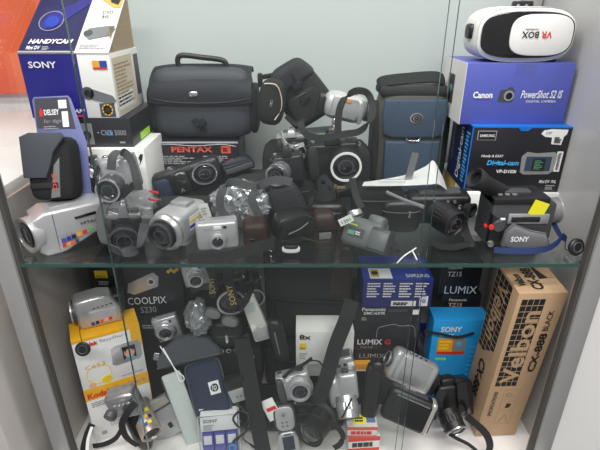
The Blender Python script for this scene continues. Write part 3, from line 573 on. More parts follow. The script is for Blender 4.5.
for sx in (-1,0,1): b.box((.004,.016,.008), (sx*W*.085,0,h+.002), .001)
b.build('strap_bridge', 'black', t); B().box((W*.3,.02,.006), (W*.25,-d*.2,.0035), .002).build('foot_pad', 'black', t)

# leaflet
t = thing('paper_leaflet', 'white printed leaflet curling up in front of the blue shoulder bag', 'leaflet', T(at(398,182,.86)))
B().sheet([at(362,186,.80), at(385,186,.80), at(410,185.5,.80), at(430,184.5,.80), at(438,184,.80), at(447,190,.80)], [at(364,182,.82), at(385,179,.83), at(408,174,.845), at(426,166,.86), at(434,161,.87), at(444,180,.86)]).build('sheet', 'paper', t, world=True)
b = B()
for k in range(2): b.box((.05-.006*k,.0012,.0004), M=T(at(392+4*k,182.3-2.4*k,.812+.012*k)+Vector((0,0,.0012))))
b.build('small_print', 'print_grey', t, world=True)
t = thing('metal_clip_strip', 'grey metal strip standing against the white leaflet', 'metal strip', T(at(410,186,.83)))
B().box((.013,.002,.062), M=T(at(411,169,.822)) @ Rot('Y', 9)).build('strip', 'steel', t, world=True)
B().lathe([(0,.0016),(.0022,.0016),(.0022,0)], 12, axisM(at(409,182,.8195), (0,-1,0))).build('rivet', 'chrome', t, world=True)

# right hand camcorder with suede hand strap
M, W, h = Q((486,251,.71), (549,250), (482,201), True); d=.07; M.translation.z = .0
t = thing('camcorder', 'dark grey tape camcorder with suede hand strap and yellow sticker', 'camcorder', base(M, W, d))
B().prism([(-W*.5,h*.06),(W*.36,h*.02),(W*.5,h*.2),(W*.5,h*.86),(W*.36,h),(-W*.5,h*.97)], -d*.42, d*.5, .006, 3).build('body', 'dark_grey', t)
B().prism([(-W*.5,h*.86),(W*.38,h*.86),(W*.36,h*1.0),(-W*.5,h*.98)], -d*.44, d*.46, .003).build('top_housing', 'black', t)
B().box((W*.64,.004,h*.20), (W*.08,-d*.44,h*.60), .002).build('tape_window_frame', 'silver', t); B().box((W*.44,.003,h*.10), (W*.03,-d*.475,h*.60), .001).build('tape_window', 'black_gloss', t)
B().prism([(-W*.30,h*.10),(-W*.1,h*.03),(W*.25,h*.03),(W*.46,h*.10),(W*.36,h*.36),(W*.1,h*.42),(-W*.18,h*.55),(-W*.28,h*.40)], -d*.66, -d*.5, .008, 3).build('hand_strap', 'suede', t)
f = (T((-W/2,-d*.66,0)) @ FR, W, h); text(t, f, 'SONY', (.30,.22,.58,.33), 'print_white', bold=.03, lay=2)
B().prism([(-W*.5,h*.05),(-W*.3,h*.05),(-W*.26,h*.5),(-W*.5,h*.7)], -d*.5, -d*.3, .004).build('rear_grip', 'black', t)
B().lathe([(0,.007),(h*.10,.007),(h*.12,.003),(h*.12,0)], 22, axisM((-W*.38,-d*.45,h*.48), (0,-1,0))).build('mode_dial', 'dark_grey', t)
B().lathe([(0,.005),(h*.04,.005),(h*.05,0)], 16, axisM((-W*.49,-d*.5,h*.46), (-.3,-1,0))).build('record_button', 'red', t)
B().box((.008,.003,.004), (-W*.34,-d*.52,h*.62), .001).build('switch', 'print_white', t)
B().lathe([(0,.012),(.0045,.012),(.006,.008),(.006,0)], 14, axisM((-W*.44,-d*.4,h*.13), (-.2,-1,-.1))).build('thumb_screw', 'steel', t)
o = lens(t, axisM((W*.49,0,h*.62), (1,0,.05)), h*.24, .018, 'mid_grey', 'silver', ribs=False)
B().box((.026,.001,.026), M=T((W*.20,-d*.455,h*.80)) @ Rot('Y', 18)).build('price_sticker', 'yellow', t)
vfp = [at(511,198,.75), at(497,190,.745), at(478,180,.735)]
M0 = rootM(t).inverted()
vf = B().tube([M0 @ at(513,200,.76), M0 @ at(480,181,.735)], .0150, n=20, sub=0).build('viewfinder_tube', 'black', t)
dd = (at(480,181,.735)-at(513,200,.76)).normalized()
B().lathe([(.0152,-.006),(.017,0),(.0185,.012),(.0165,.016),(.011,.012),(.010,.004),(0,.003)], 22, M0 @ axisM(at(480,181,.735), dd)).build('eyecup', 'black_matte', vf)
B().box((W*.5,.02,.008), (-W*.1,0,h*1.0), .002).build('cassette_rail', 'dark_grey', t)
for k in range(3): B().box((.008,.006,.003), (-W*.36+.012*k,-d*.2,h*1.0), .001).build('button', 'mid_grey', t)
strap(t, [(494,250,.692),(510,251,.685),(530,251,.685),(546,249,.695),(557,243,.71),(562,236,.72),(566,239,.71)], .010, (0,.25,1), 'strap_blue', 'wrist_strap')
strap(t, [(553,222,.74),(560,235,.73),(566,240,.71)], .008, (0,.3,1), 'strap_blue', 'wrist_strap')
Mc = rootM(t).inverted() @ T(at(576,247,.678))
c_ = B().lathe([(0,-.003),(.013,-.003),(.0145,-.001),(.0145,.002),(.012,.004),(0,.004)], 28, Mc @ axisM((0,0,0), (.25,-1,.25))).build('lens_cap', 'black', t)
B().lathe([(.007,.004),(.0075,.0048),(.009,.0048),(.0095,.004)], 24, Mc @ axisM((0,0,0), (.25,-1,.25))).build('cap_rim', 'dark_grey', c_)
B().tube([at(566,240,.69), at(565,247,.685), at(567,250,.682), at(572,249,.678)], .0008).build('cap_cord', 'black', t, world=True)

# big black camcorder lying on its side
M, W, h = Q((408,226,.80), (469,226,.79), (404,199), False); d=.05
t = thing('camcorder', 'long black camcorder with round hooded lens and rubber eyecup', 'camcorder', base(M, W, d))
B().box((W,d,h), (0,0,h*.55), .008, 3).build('body', 'black', t); B().box((W*.7,d*.6,h*.16), (0,0,h*1.08), .005).build('carry_handle', 'dark_grey', t)
M0 = rootM(t).inverted()
lens(t, M0 @ axisM(at(436,212,.77), at(459,227,.72)-at(436,212,.77)), .0245, .050, 'black', 'black_matte')
B().lathe([(0,0),(.010,0),(.012,.010),(.014,.014),(.010,.016),(.007,.006),(0,.005)], 20, M0 @ axisM(at(466,208,.785), (.5,-.8,0))).build('eyecup', 'black_matte', t)
for k in range(4): B().lathe([(0,.002),(.003,.002),(.003,0)], 10, T((-W*.1+.012*k,-d*.51,h*.9)) @ FR).build('button', 'mid_grey', t)
B().lathe([(.0,.0015),(.004,.0015),(.0045,0)], 14, T((W*.32,-d*.5,h*.7)) @ FR).build('screw', 'chrome', t)
strap(t, [(466,212,.775),(464,222,.755),(467,234,.735),(470,242,.71),(470,247,.70)], .012, (1,0,.2), 'strap', 'neck_strap')
strap(t, [(470,243,.705),(455,247,.70),(440,246,.705),(428,240,.71)], .010, (0,.3,1), 'strap', 'neck_strap')
B().lathe([(0,0),(.0026,0),(.0026,.004),(0,.004)], 10, M0 @ axisM(at(485,225,.70), (0,-1,0))).build('red_plug', 'red', t)

# dark case and pouch behind the glass at the right middle
t, W, h = stack_case('camera_case', 'big rounded black case with glossy rim behind the grey camcorder', (380,244,.77), (418,242), (384,203), .022, 'leather', e=4)
B().tube([at(386,192,.735), at(404,200,.728), at(424,207,.722)], .0032).build('metal_rod', 'steel', t, world=True)
strap(t, [(352,178,.795),(356,196,.78),(362,208,.76)], .012, (1,0,.2), 'strap', 'shoulder_strap')
t, W, h = stack_case('camera_case', 'low black case under the white leaflet', (352,220,.81), (404,218), (356,190), .06, 'nylon')
t = thing('cable_tie', 'white twisted tie lying at the shelf edge beside the big rounded case', 'cable tie', T(at(408,256,.69)))
B().tube([at(397,263,.668), at(404,256,.68), at(413,250,.69), at(416,248,.70)], .0012).build('long_end', 'paper', t, world=True); B().tube([at(412,250,.688), at(415,256,.678), at(417,260,.672)], .0012).build('short_end', 'paper', t, world=True)

# grey camcorder with the price label, lying tilted
M, W, h = Q((338,241,.700), (384,256,.660), (330,208,.735)); d=.046
t = thing('camcorder', 'olive grey camcorder with numbered white label tilted at the shelf edge', 'camcorder', base(M, W, d))
B().box((W*.80,d,h), (-W*.1,0,h*.5), .009, 3).build('body', 'warm_grey', t)
B().box((W*.40,d*.94,h*.86), (W*.30,-.004,h*.42), .004, 2).build('battery', 'dark_grey', t)
B().box((W*.36,.003,h*.62), (W*.30,-d*.50-.004,h*.42), .001).build('battery_face', 'warm_grey', t)
B().lathe([(0,0),(.013,0),(.013,.008),(.011,.013),(.009,.013),(.008,.009),(0,.008)], 22, axisM((-W*.36,-d*.1,h*.96), (-.5,-.3,.8))).build('eyepiece', 'silver', t)
B().lathe([(.0135,.001),(.015,.003),(.0135,.005)], 22, axisM((-W*.36,-d*.1,h*.96), (-.5,-.3,.8))).build('eyepiece_ring', 'black', t)
f = (T((-W/2,-d*.5,0)) @ FR, W, h); panel(t, f, (.14,.30,.48,.62), 'dark_grey', 'side_plate'); panel(t, f, (.14,.36,.28,.50), 'screen_green', 'print_field', 2); lines(t, f, (.30,.38,.44,.52), 2, 'print_white', 8, lay=3); panel(t, f, (.05,.68,.3,.72), 'lime', 'stripe')
lb = fquad(t, (341,226,.690), (354,220,.690), (339.5,219,.690)); panel(t, lb, (0,0,1,1), 'paper', 'price_label', 2); text(t, lb, '1391', (.18,.28,.82,.72), 'print_black', lay=6)
B().soft((.030,.034,.024), (W*.10,0,h*1.0), e=4, n=5).build('top_hump', 'warm_grey', t)
M0 = rootM(t).inverted(); lens(t, M0 @ axisM(at(373,228,.72), (.7,-.6,.05)), .013, .022, 'silver', 'chrome', ribs=False)
B().lathe([(0,.003),(.004,.003),(.005,0)], 14, M0 @ axisM(at(370,236,.69), (0,-1,.2))).build('record_button', 'steel', t)
B().box((.012,.004,.010), M=M0 @ T(at(375,222,.715))).build('hot_shoe', 'print_white', t)
strap(t, [(385,240,.70),(392,246,.695),(398,250,.69),(395,242,.70)], .008, (1,0,0), 'strap', 'wrist_strap')

# ================================================================== UPPER SHELF, middle heap
M, W, h = Q((161,203,.85), (226,182,.87), (155,177)); d=.032
t = thing('film_camera', 'black compact film camera with oval lens surround propped in front of the black carton', 'camera', base(M, W, d))
B().box((W,d,h*1.05), (0,0,h*.5), .009, 3).build('body', 'black', t); B().soft((W*.26,d*.8,h*.95), (-W*.10,-d*.5,h*.48), e=4, n=6).build('grip', 'black_gloss', t)
B().soft((W*.24,d*.6,h*.8), (-W*.38,-d*.35,h*.45), e=4, n=5).build('end_cover', 'navy_cloth', t)
p = T((W*.26,-d*.45,h*.58)) @ FR @ Matrix.Diagonal((1.15,1,1,1)); lens(t, p, h*.40, .010, 'black', 'steel', ribs=False)
B().box((W*.16,.003,h*.16), (W*.02,-d*.5,h*.93), .001).build('flash', 'dark_grey', t); text(t, (T((-W/2,-d*.9,0)) @ FR, W, h), 'A', (.36,.22,.42,.36), 'silver', lay=1)
B().lathe([(0,.004),(.006,.004),(.006,0)], 18, T((-W*.2,0,h*1.02))).build('shutter_button', 'chrome', t)
stack_case('camera_case', 'black soft case under the black compact film camera', (152,222,.79), (228,218), (156,204), .05, 'nylon')
M, W, h = Q((226,178,.86), (256,168,.88), (224,168)); d=.05
t = thing('card_reader', 'flat black glossy pocket device beside the black compact film camera', 'pocket device', base(M, W, d)); B().box((W,d,h), (0,0,h/2), .004, 2).build('body', 'black_gloss', t); B().box((W*.9,.002,h*.5), (0,-d/2-.0004,h*.5), .0008).build('front_strip', 'dark_grey', t); B().box((W*.7,d*.5,.002), (0,0,h), .0008).build('display', 'screen', t)
# cameras around (285,165)
M, W, h = Q((276,186,.82), (306,182), (274,158)); d=.03
t = thing('film_slr', 'black camera with small chrome ringed lens aimed to the left', 'camera', base(M, W, d)); slr(t, W, d, h, .38, .026, (.25,.5), ring='chrome', lm='steel', ldir=(-.35,-1,-.05))
M, W, h = Q((278,158,.87), (308,156), (278,138)); d=.035
t = thing('film_slr', 'black camera with chrome bordered top wedged under the flat silver player', 'camera', base(M, W, d)); slr(t, W, d, h, .42, .03, (.5,.42), ring='chrome', hump='silver', ldir=(.4,-1,-.1))
strap(t, [(281,132,.88),(284,142,.86),(292,147,.845),(304,144,.845)], .008, (0,.3,1), 'silver', 'metal_band')
M, W, h = Q((310,182,.85), (360,178), (309,146)); d=.035
t = thing('slr_camera', 'black SLR camera with white rimmed lens in the middle of the heap', 'camera', base(M, W, d)); slr(t, W, d, h, .40, .034, (.70,.52), ring='white', lm='black', ldir=(.03,-1,-.08))
strap(t, [(318,184,.825),(324,177,.82),(330,184,.812),(338,189,.808),(346,187,.81),(354,180,.815)], .010, (0,.3,1), 'strap', 'neck_strap'); fq = fquad(t, (334,188,.805), (345,188,.805), (334,184,.805), .002); text(t, fq, 'Canon', (0,0,1,1), 'print_gold', lay=2)
# coiled strap
t = thing('coiled_strap', 'coil of wide black strap below the SLR with the white rimmed lens', 'strap', T(at(326,202,.80)))
P = []
c0 = at(326,196,.80)
for k in range(17): a = k*.7; P.append(c0+Vector((math.cos(a)*(.023-.0006*k), math.sin(a)*(.018-.0005*k), -.004+.0012*k)))
B().ribbon(P, .018, (0,.1,1), .0016).build('webbing', 'strap', t, world=True)
stack_case('camera_case', 'small black case propping up the coiled strap', (308,226,.775), (344,226), (310,205), .05, 'leather')

# foil wrapped thing and its strap
t = thing('foil_wrapped_camera', 'crumpled silver plastic wrapped camera behind the silver digital camera', 'wrapped camera', T(at(240,203,.795)))
B().crumple((.098,.05,.070), sub=4, amp=.34, seed=1.7, ns=2.6).build('wrapper', 'foil', t, smooth=False)
B().crumple((.104,.056,.078), sub=4, amp=.34, seed=4.2, ns=2.4).build('outer_film', 'film', t, smooth=False)
t = thing('camera_strap', 'grey webbing strap looped over the silver wrapped camera', 'strap', T(at(245,190,.76)))
strap(t, [(268,184,.765),(250,186,.76),(232,182,.76),(221,194,.75),(222,212,.745),(236,221,.74),(252,226,.735),(258,215,.735),(252,200,.74),(258,187,.75),(275,180,.76),(292,182,.765)], .014, [(0,.3,1),(0,.3,1),(.3,.2,1),(1,0,.2),(1,0,-.3),(.2,.2,1),(.3,.2,1),(1,0,.2),(1,0,.1),(.5,.2,.8),(0,.3,1),(0,.3,1)], 'strap_grey', 'webbing')
# silver digital camera
M, W, h = Q((198,252,.69), (240,248,.70), (194,225)); M.translation.z = max(M.translation.z, .001); d=.03
t = thing('digital_camera', 'boxy silver digital camera with round lens at the shelf edge', 'camera', base(M, W, d)); compact(t, W, d, h, (.50,.38), .27, .012, 'silver_light', ring='silver', flash=(.52,.83), dial=False)
lb = fquad(t, (203,218,.735), (212,216,.735), (206,203,.735)); panel(t, lb, (0,0,1,1), 'offwhite', 'paper_tag', 2); lines(t, lb, (.15,.2,.8,.8), 3, 'print_grey', lay=4)
strap(t, [(188,259,.672),(205,259,.672),(225,257,.672),(245,251,.675),(262,246,.68),(274,243,.69)], .018, (0,.5,1), 'strap', 'neck_strap')
# silver camcorder pointing at us
p0, p1 = at(170,228,.72), at(192,212,.785)
dirn = (p0-p1).normalized(); ex = Vector((0,0,1)).cross(-dirn).normalized()
Mx = Matrix((-(Vector((0,0,1)).cross(dirn)).normalized()*-1, dirn*-1, (dirn.cross(Vector((0,0,1)).cross(dirn))).normalized())).transposed().to_4x4(); Mx.translation = (p0+p1)/2
t = thing('camcorder', 'silver palm camcorder with fat dark lens aimed at the cabinet front', 'camcorder', Mx); u = mpp(p0)
Ln = (p0-p1).length+.02
B().box((34*u,Ln,32*u), (0,0,0), .011, 3).build('body', 'silver_light', t); B().lathe([(19*u,0),(19.5*u,.006),(17*u,.012),(15*u,.012)], 28, axisM((0,-Ln*.48,-.002), (0,-1,0))).build('lens_shroud', 'silver', t)
lens(t, axisM((0,-Ln*.48,-.002), (0,-1,0)), 13.5*u, .022, 'black', 'dark_grey', ribs=True)
f = (T((17*u+.0003,-Ln/2,-16*u)) @ Matrix(((0,0,1,0),(1,0,0,0),(0,1,0,0),(0,0,0,1))), Ln, 32*u); panel(t, f, (.3,.35,.95,.8), 'white', 'side_label', 1); panel(t, f, (.3,.42,.95,.52), 'royal', 'stripe', 2); panel(t, f, (.3,.62,.95,.68), 'nikon_yellow', 'stripe', 2)
B().box((20*u,.03,6*u), (0,.01,17*u), .003).build('viewfinder', 'silver', t); B().soft((24*u,.03,10*u), (2*u,-.015,-17*u), e=4, n=4).build('lower_grip', 'silver', t); B().box((10*u,.004,4*u), (-4*u,-Ln*.49,11*u), .001).build('lamp_window', 'denim', t)
# film SLR with big round lens behind its strap
M, W, h = Q((110,258,.70), (144,256,.715), (111,216)); M.translation.z = .0; d=.035
t = thing('film_slr', 'black film SLR with chrome top and big round lens cap behind a grey strap', 'camera', base(M, W, d)); slr(t, W, d, h*.82, .40, .020, (.5,.42), ring='dark_grey', hump='steel')
strap(t, [(116,196,.76),(103,208,.72),(101,224,.695),(106,241,.68),(117,250,.670),(130,252,.668),(139,246,.674),(143,233,.69),(145,224,.695)], .016, [(1,0,0),(1,0,0),(1,0,0),(.8,0,-.6),(.4,.2,-1),(0,.2,1),(.7,0,.6),(1,0,.2),(.9,0,.3)], 'strap_grey', 'neck_strap')
# black cases and strap in the centre front
def wedge(name, label, bl, br, tl, d, m):
    M, W, h = Q(bl, br, tl, False); t = thing(name, label, 'camera case', base(M, W, d))
    B().soft((W,d,h), (0,0,h/2), e=5, n=8, nz=.003, squash=lambda q: Vector((q.x*(1-.12*q.z/(h/2)), q.y, q.z))).build('case_body', m, t); return t, W, h
t, W, h = wedge('camera_case', 'upright black soft case with diagonal seam in the centre of the shelf', (279,232,.785), (310,222,.79), (282,190), .05, 'nylon2')
B().tube([(-W*.45,-.020,h*.1),(0,-.026,h*.35),(W*.45,-.020,h*.72)], .0016).build('seam', 'strap', t)
strap(t, [(312,196,.765),(309,206,.755),(303,214,.75)], .012, (.5,.2,1), 'strap', 'shoulder_strap')
t, W, h = wedge('leather_case', 'folded black leather camera case with gaping lid near the shelf edge', (277,248,.70), (316,241,.715), (279,220), .045, 'leather')
B().prism([(-W*.48,h*.35),(W*.48,h*.45),(W*.52,h*.9),(W*.2,h*1.12),(-W*.3,h*.95)], -.032, -.024, .003).build('lid', 'leather', t)
B().tube([(W*.1,-.028,h*.3),(W*.5,-.030,h*.05),(W*.75,-.030,-h*.02),(W*.9,-.028,h*.1)], .0015).build('strap', 'brown_leather', t); B().tube([(-W*.2,-.034,h*.55),(W*.1,-.036,h*.7),(W*.3,-.034,h*.85)], .0012).build('stitching', 'mid_grey', t)
t = thing('lens_cover', 'small white curved plastic cover beneath the folded leather case', 'plastic cover', T(at(291,249,.685)))
B().soft((.030,.012,.013), (0,0,0), e=3, n=5).build('shell', 'paper', t); B().soft((.024,.012,.007), (0,-.002,.006), e=3, n=4).build('dark_opening', 'black', t)
t = thing('lens_cover', 'small white plastic cap peeking out of brown case', 'plastic cover', T(at(252,240,.71))); B().soft((.022,.014,.010), e=3, n=5).build('shell', 'paper', t); B().soft((.016,.012,.006), (0,-.003,.004), e=3, n=4).build('dark_opening', 'black', t)
t, W, h = wedge('leather_case', 'dark brown leather camera case beside the silver digital camera', (244,250,.70), (270,247,.705), (246,226), .045, 'brown_leather'); strap(t, [(246,240,.70),(254,248,.69),(266,246,.69),(274,236,.70)], .010, (0,.3,1), 'brown_leather')
t, W, h = wedge('leather_case', 'reddish brown leather case between folded lid case and olive grey camcorder', (313,252,.735), (337,250,.74), (315,216), .04, 'brown_leather'); B().box((W*.5,.003,h*.18), (0,-.022,h*.45), .001).build('metal_window', 'mid_grey', t)
B().box((W*.9,.002,h*.06), (0,-.022,h*.62), .0005).build('seam', 'black', t)

# ================================================================== LOWER LEVEL, left
cs, sn = math.cos(R(27)), math.sin(R(27)); zk = -.332; zk2 = -.208
def kodak(name, label, z0, z1, d=.062, W=.127, x=-.440, y=.722):
    M = T((x, y, z0)) @ Rot('Z', 27); h = z1-z0; t = thing(name, label, 'box', base(M, W, d)); D = (W, d, h)
    B().box(D, (0,0,h/2), .001).build('carton_body', 'white', t); panel(t, face(D,'top'), (0,0,1,1), 'kodak_yellow', 'yellow_top'); return t, D
t, D = kodak('camera_carton', 'white and yellow camera carton standing on the cabinet floor', FLOOR, zk); f = face(D,'front')
panel(t, f, (0,.90,1,1), 'kodak_yellow', 'yellow_band'); panel(t, f, (.0,.80,1,.90), 'kodak_yellow', 'yellow_band'); text(t, f, 'Kodak', (.04,.83,.42,.93), 'red', bold=.04, lay=4); text(t, f, 'EasyShare', (.45,.84,.95,.94), 'print_grey', lay=4)
lines(t, f, (.07,.66,.42,.76), 3, 'print_grey', 4); shape(t, f, [(.28,.22),(.26,.44),(.36,.56),(.9,.56),(.95,.5),(.95,.24)], 'silver', 'picture_of_camera'); disc(t, f, .42, .38, .011, 'dark_grey', lay=4); panel(t, f, (.55,.48,.78,.54), 'print_black', 'picture_of_flash', 4); panel(t, f, (.12,.12,.20,.18), 'print_grey', 'printed_code', 2)
fr = face(D,'right'); panel(t, fr, (0,0,1,1), 'orange')
t, D = kodak('camera_carton', 'white and yellow camera carton with pictured child stacked on another carton', zk, zk2); f = face(D,'front')
panel(t, f, (0,.95,1,1), 'kodak_yellow', 'yellow_band'); panel(t, f, (.84,.60,1,.95), 'kodak_yellow', 'yellow_band', 1)
text(t, f, 'Kodak', (.10,.84,.36,.92), 'red', bold=.04, lay=4); text(t, f, 'EasyShare', (.39,.845,.80,.92), 'print_grey', lay=4)
shape(t, f, [(.50,.36),(.52,.66),(.58,.70),(.93,.72),(.97,.66),(.97,.40),(.92,.34),(.55,.32)], 'silver', 'picture_of_camera', 3); panel(t, f, (.68,.40,.88,.64), 'print_black', 'picture_of_screen', 5); disc(t, f, .78, .52, .0105, 'skin', 'picture_of_face', lay=6, asp=1.15); shape(t, f, [(.71,.53),(.72,.62),(.78,.645),(.84,.62),(.85,.53),(.81,.59),(.75,.59)], 'brown_leather', 'picture_of_hair', 7); panel(t, f, (.71,.40,.85,.43), 'sky_blue', 'picture_of_shirt', 6)
disc(t, f, .28, .26, .024, 'nikon_yellow', 'printed_arc', lay=2, r0=.0225); text(t, f, 'C653', (.10,.40,.40,.48), 'print_gold', lay=3); disc(t, f, .38, .10, .010, 'nikon_yellow', lay=2); disc(t, f, .15, .05, .007, 'peach', lay=2); lines(t, f, (.6,.05,.95,.09), 1, 'print_grey', 2)
# orange end of a third carton
t, D = carton('film_carton', 'narrow orange carton with blue oval print beside the grey pouch', (152,402,.86), (165,397,.865), (146,372,.86), .04, 'orange', z0=FLOOR); f = face(D,'front'); disc(t, f, .55, 1-.028/D[2], .008, 'royal', 'printed_oval', asp=.7); disc(t, f, .55, 1-.028/D[2], .005, 'print_white', 'printed_oval', lay=3, asp=.6); panel(t, f, (.35,1-.06/D[2],.85,1-.048/D[2]), 'print_black', 'printed_block')
# small silver camcorder on the cartons
M, W, h = Q((80,332,None,zk2), (124,321,None,zk2), (75,304), True); M.translation.z = zk2+.0006; d=.05
t = thing('camcorder', 'small silver camcorder sitting on the yellow camera carton', 'camcorder', base(M, W, d))
B().prism([(-W*.5,h*.12),(-W*.42,0),(W*.48,0),(W*.5,h*.5),(W*.30,h*.95),(W*.05,h*1.03),(-W*.46,h*.98),(-W*.52,h*.9)], -d/2, d*.4, .007, 3).build('body', 'silver', t)
B().box((W*.62,.004,h*.46), (W*.08,-d*.50,h*.36), .002).build('screen_door', 'silver_light', t); B().box((W*.34,d*.8,h*.7), (W*.45,.008,h*.5), .008, 3).build('rear_housing', 'black', t)
f = (T((-W/2,-d*.5-.002,0)) @ FR, W, h)
for k, m_ in enumerate(('royal','deep_blue','pentax_red','peach','red')): panel(t, f, (.28+.10*k,.13+.01*k,.355+.10*k,.24+.01*k), m_, 'sticker', 1)
for k in range(5): B().box((.005,.002,.002), (-W*.10+.008*k,-d*.505,h*.68+.0008*k), .0005).build('button', 'dark_grey', t)
lens(t, axisM((-W*.48,0,h*.5), (-1,0,0)), h*.34, .010, 'dark_grey', 'silver', ribs=False)
Mc = rootM(t).inverted() @ T(at(83,349,.70))
c_ = B().lathe([(0,-.003),(.0125,-.003),(.0138,-.001),(.0138,.002),(.012,.0035),(0,.0035)], 28, Mc @ axisM((0,0,0), (.1,-1,.3))).build('lens_cap', 'black', t); B().tube([at(83,345,.697), at(80,334,.712), at(80,326,.72)], .0007).build('cap_cord', 'black', t, world=True)
B().lathe([(.0070,.0035),(.0075,.0042),(.009,.0042),(.0095,.0035)], 24, Mc @ axisM((0,0,0), (.1,-1,.3))).build('cap_rim', 'dark_grey', c_)
# Nikon cartons behind
t, D = carton('camera_carton', 'narrow black carton with square yellow logo behind the small silver camcorder', (104,345,.855), (130,342), (102,267), .10, 'box_black', z0=FLOOR); f = face(D,'front'); v0 = 1-.012/D[2]*2.2
panel(t, f, (.22,v0,.66,1-.009/D[2]), 'nikon_yellow', 'logo_square', 2); text(t, f, 'Nikon', (.28,v0+.004,.60,v0+.022), 'print_black', lay=4); lines(t, f, (.3,v0-.05,.8,v0-.02), 2, 'print_grey', 3)
t, D = carton('camera_carton', 'black camera carton on which the black carton with the pictured camera rests', (146,372,.84), (188,366), (143,320), .11, 'box_black', z0=FLOOR); zc0 = FLOOR+D[2]
f = face(D,'front'); lines(t, f, (.1,.9,.5,.95), 2, 'print_grey', 1)
M, W, h = Q((131,318,.85), (186,312,.86), (123,262), True); h = abs(h); h += M.translation.z-zc0; M.translation.z = zc0; d=.09
t = thing('camera_carton', 'black carton with white lettering and silver compact camera picture', 'box', base(M, W, d)); D=(W,d,h)
B().box(D, (0,0,h/2), .001).build('carton_body', 'box_black', t); f = face(D,'front'); text(t, f, 'COOLPIX', (-.0,.24,.68,.37), 'print_white', bold=.0, lay=3); text(t, f, 'S230', (.20,.08,.48,.19), 'print_grey', lay=3)
shape(t, f, [(.02,.46),(.06,.62),(.52,.80),(.60,.72),(.57,.55),(.14,.42)], 'silver', 'picture_of_camera'); disc(t, f, .46, .64, .0085, 'chrome', lay=4); disc(t, f, .46, .64, .005, 'lens_glass', lay=5)
for k in range(4): disc(t, f, .78+.05*k, .80+.03*(k % 2), .004, 'nikon_yellow', 'printed_dots', lay=2, n=10)
M, W, h = Q((160,344,.815), (184,337,.825), (156,321)); d=.02
t = thing('digital_camera', 'small silver camera with telescoped lens in front of black cartons', 'camera', base(M, W, d)); compact(t, W, d, h, (.42,.48), .33, .012, 'silver', ring='chrome', dial=False)

# floor objects left: hand held camcorder, strap, metal case
M, W, h = Q((113,422,.675), (142,416,.68), (111,399)); d=.036
t = thing('camcorder', 'champagne coloured palm camcorder with stickers on its barrel on the cabinet floor', 'camcorder', base(M, W, d)); M0 = rootM(t).inverted()
B().box((W,d,h), (0,0,h/2), .007, 3).build('body', 'steel', t); B().box((W*.5,.003,h*.5), (-W*.02,-d*.5,h*.62), .001).build('control_panel', 'steel', t)
for k in range(4): B().box((.006,.003,.004), (-W*.2+.009*k,-d*.52,h*.68), .001).build('button', 'chrome', t)
pa, pb = at(138,405,.728), at(152,434,.672); lens(t, M0 @ axisM(pa, pb-pa), .0215, (pb-pa).length, 'bronze', 'bronze', gm='black_matte', ribs=False)
Am = M0 @ axisM(pa, pb-pa); L_ = (pb-pa).length; b0 = Am.inverted() @ (M0 @ CAM); ang0 = math.degrees(math.atan2(b0.y, b0.x))
for i, (da, zz, m_) in enumerate(((-28,.40,'yellow'),(-4,.36,'royal'),(18,.42,'yellow'),(-30,.62,'print_black'),(-10,.58,'kodak_yellow'),(12,.62,'sky_blue'),(-16,.78,'yellow'),(6,.8,'royal'))):
    B().box((.0012,.0075,.0075), (.0213,0,L_*zz), M=Am @ Rot('Z', ang0+da)).build('sticker', m_, t)
B().soft((.034,.034,.115), (W*.05,0,-.050), e=3, n=6).build('hand_grip', 'black', t)
strap(t, [(136,403,.67),(128,412,.663),(122,425,.66),(127,438,.665),(138,446,.672)], .013, [(1,0,0)]*5, 'strap', 'hand_strap')
B().lathe([(.0,.0),(.012,0),(.012,.012),(.009,.014),(0,.012)], 20, axisM((-W*.45,-d*.3,h*.3), (-.4,-1,-.3))).build('microphone', 'dark_grey', t)
t = thing('camera_strap', 'black and white strap curled on the floor beside the white cartons', 'strap', T(at(92,445,None,FLOOR)))
strap(t, [(92,424,.70),(87,436,.69),(84,450,.685),(87,462,.68)], .014, (1,.2,.2), 'strap', 'webbing'); strap(t, [(92,427,.692),(88,440,.684),(87,455,.678)], .006, (1,.2,.2), 'paper', 'white_stripe')
strap(t, [(93,446,.697),(105,444,.695),(116,438,.69),(122,428,.685)], .010, (0,.3,1), 'strap', 'webbing')
M, W, h = Q((160,445,.726), (188,427,.748), (151,404,.75)); d=.018
t = thing('metal_case', 'flat brushed silver case with dark square badge leaning behind palm camcorder', 'case', base(M, W, d)); B().box((W,d,h), (0,0,h/2), .003).build('body', 'silver', t); f = face((W,d,h),'front'); panel(t, f, (.55,.22,.68,.36), 'print_black', 'badge'); B().box((W,.003,h*.05), (0,-d/2-.0005,h*.78), .001).build('lid_seam', 'dark_grey', t); panel(t, f, (0,.82,1,.99), 'silver_warm', 'lid_edge')

# pouches
M, W, h = Q((156,372,.755), (222,356,.775), (157,343,.78)); d=.036
t = thing('camera_pouch', 'slate grey half round pouch with white drawstring on the left heap', 'pouch', base(M, W, d))
B().prism([(-W*.5,0),(W*.5,0),(W*.48,h*.30),(W*.36,h*.72),(W*.15,h*.98),(-W*.1,h*.98),(-W*.34,h*.72),(-W*.48,h*.3)], -d/2, d/2, .010, 3).build('pouch_body', 'grey_cloth', t)
B().tube([(-W*.48,-d*.5,h*.10),(0,-d*.53,h*.14),(W*.48,-d*.5,h*.10)], .0012).build('zip', 'dark_grey', t)
B().box((.012,.004,.016), (-W*.5,-d*.3,h*.1), .001, M=Rot('Y', 20)).build('metal_tab', 'steel', t)
B().tube([at(160,346,.752), at(168,358,.738), at(176,370,.73), at(183,376,.725), at(184,380,.723), at(180,381,.723), at(177,374,.728), at(171,362,.735), at(163,348,.748)], .0011).build('drawstring', 'paper', t, world=True)
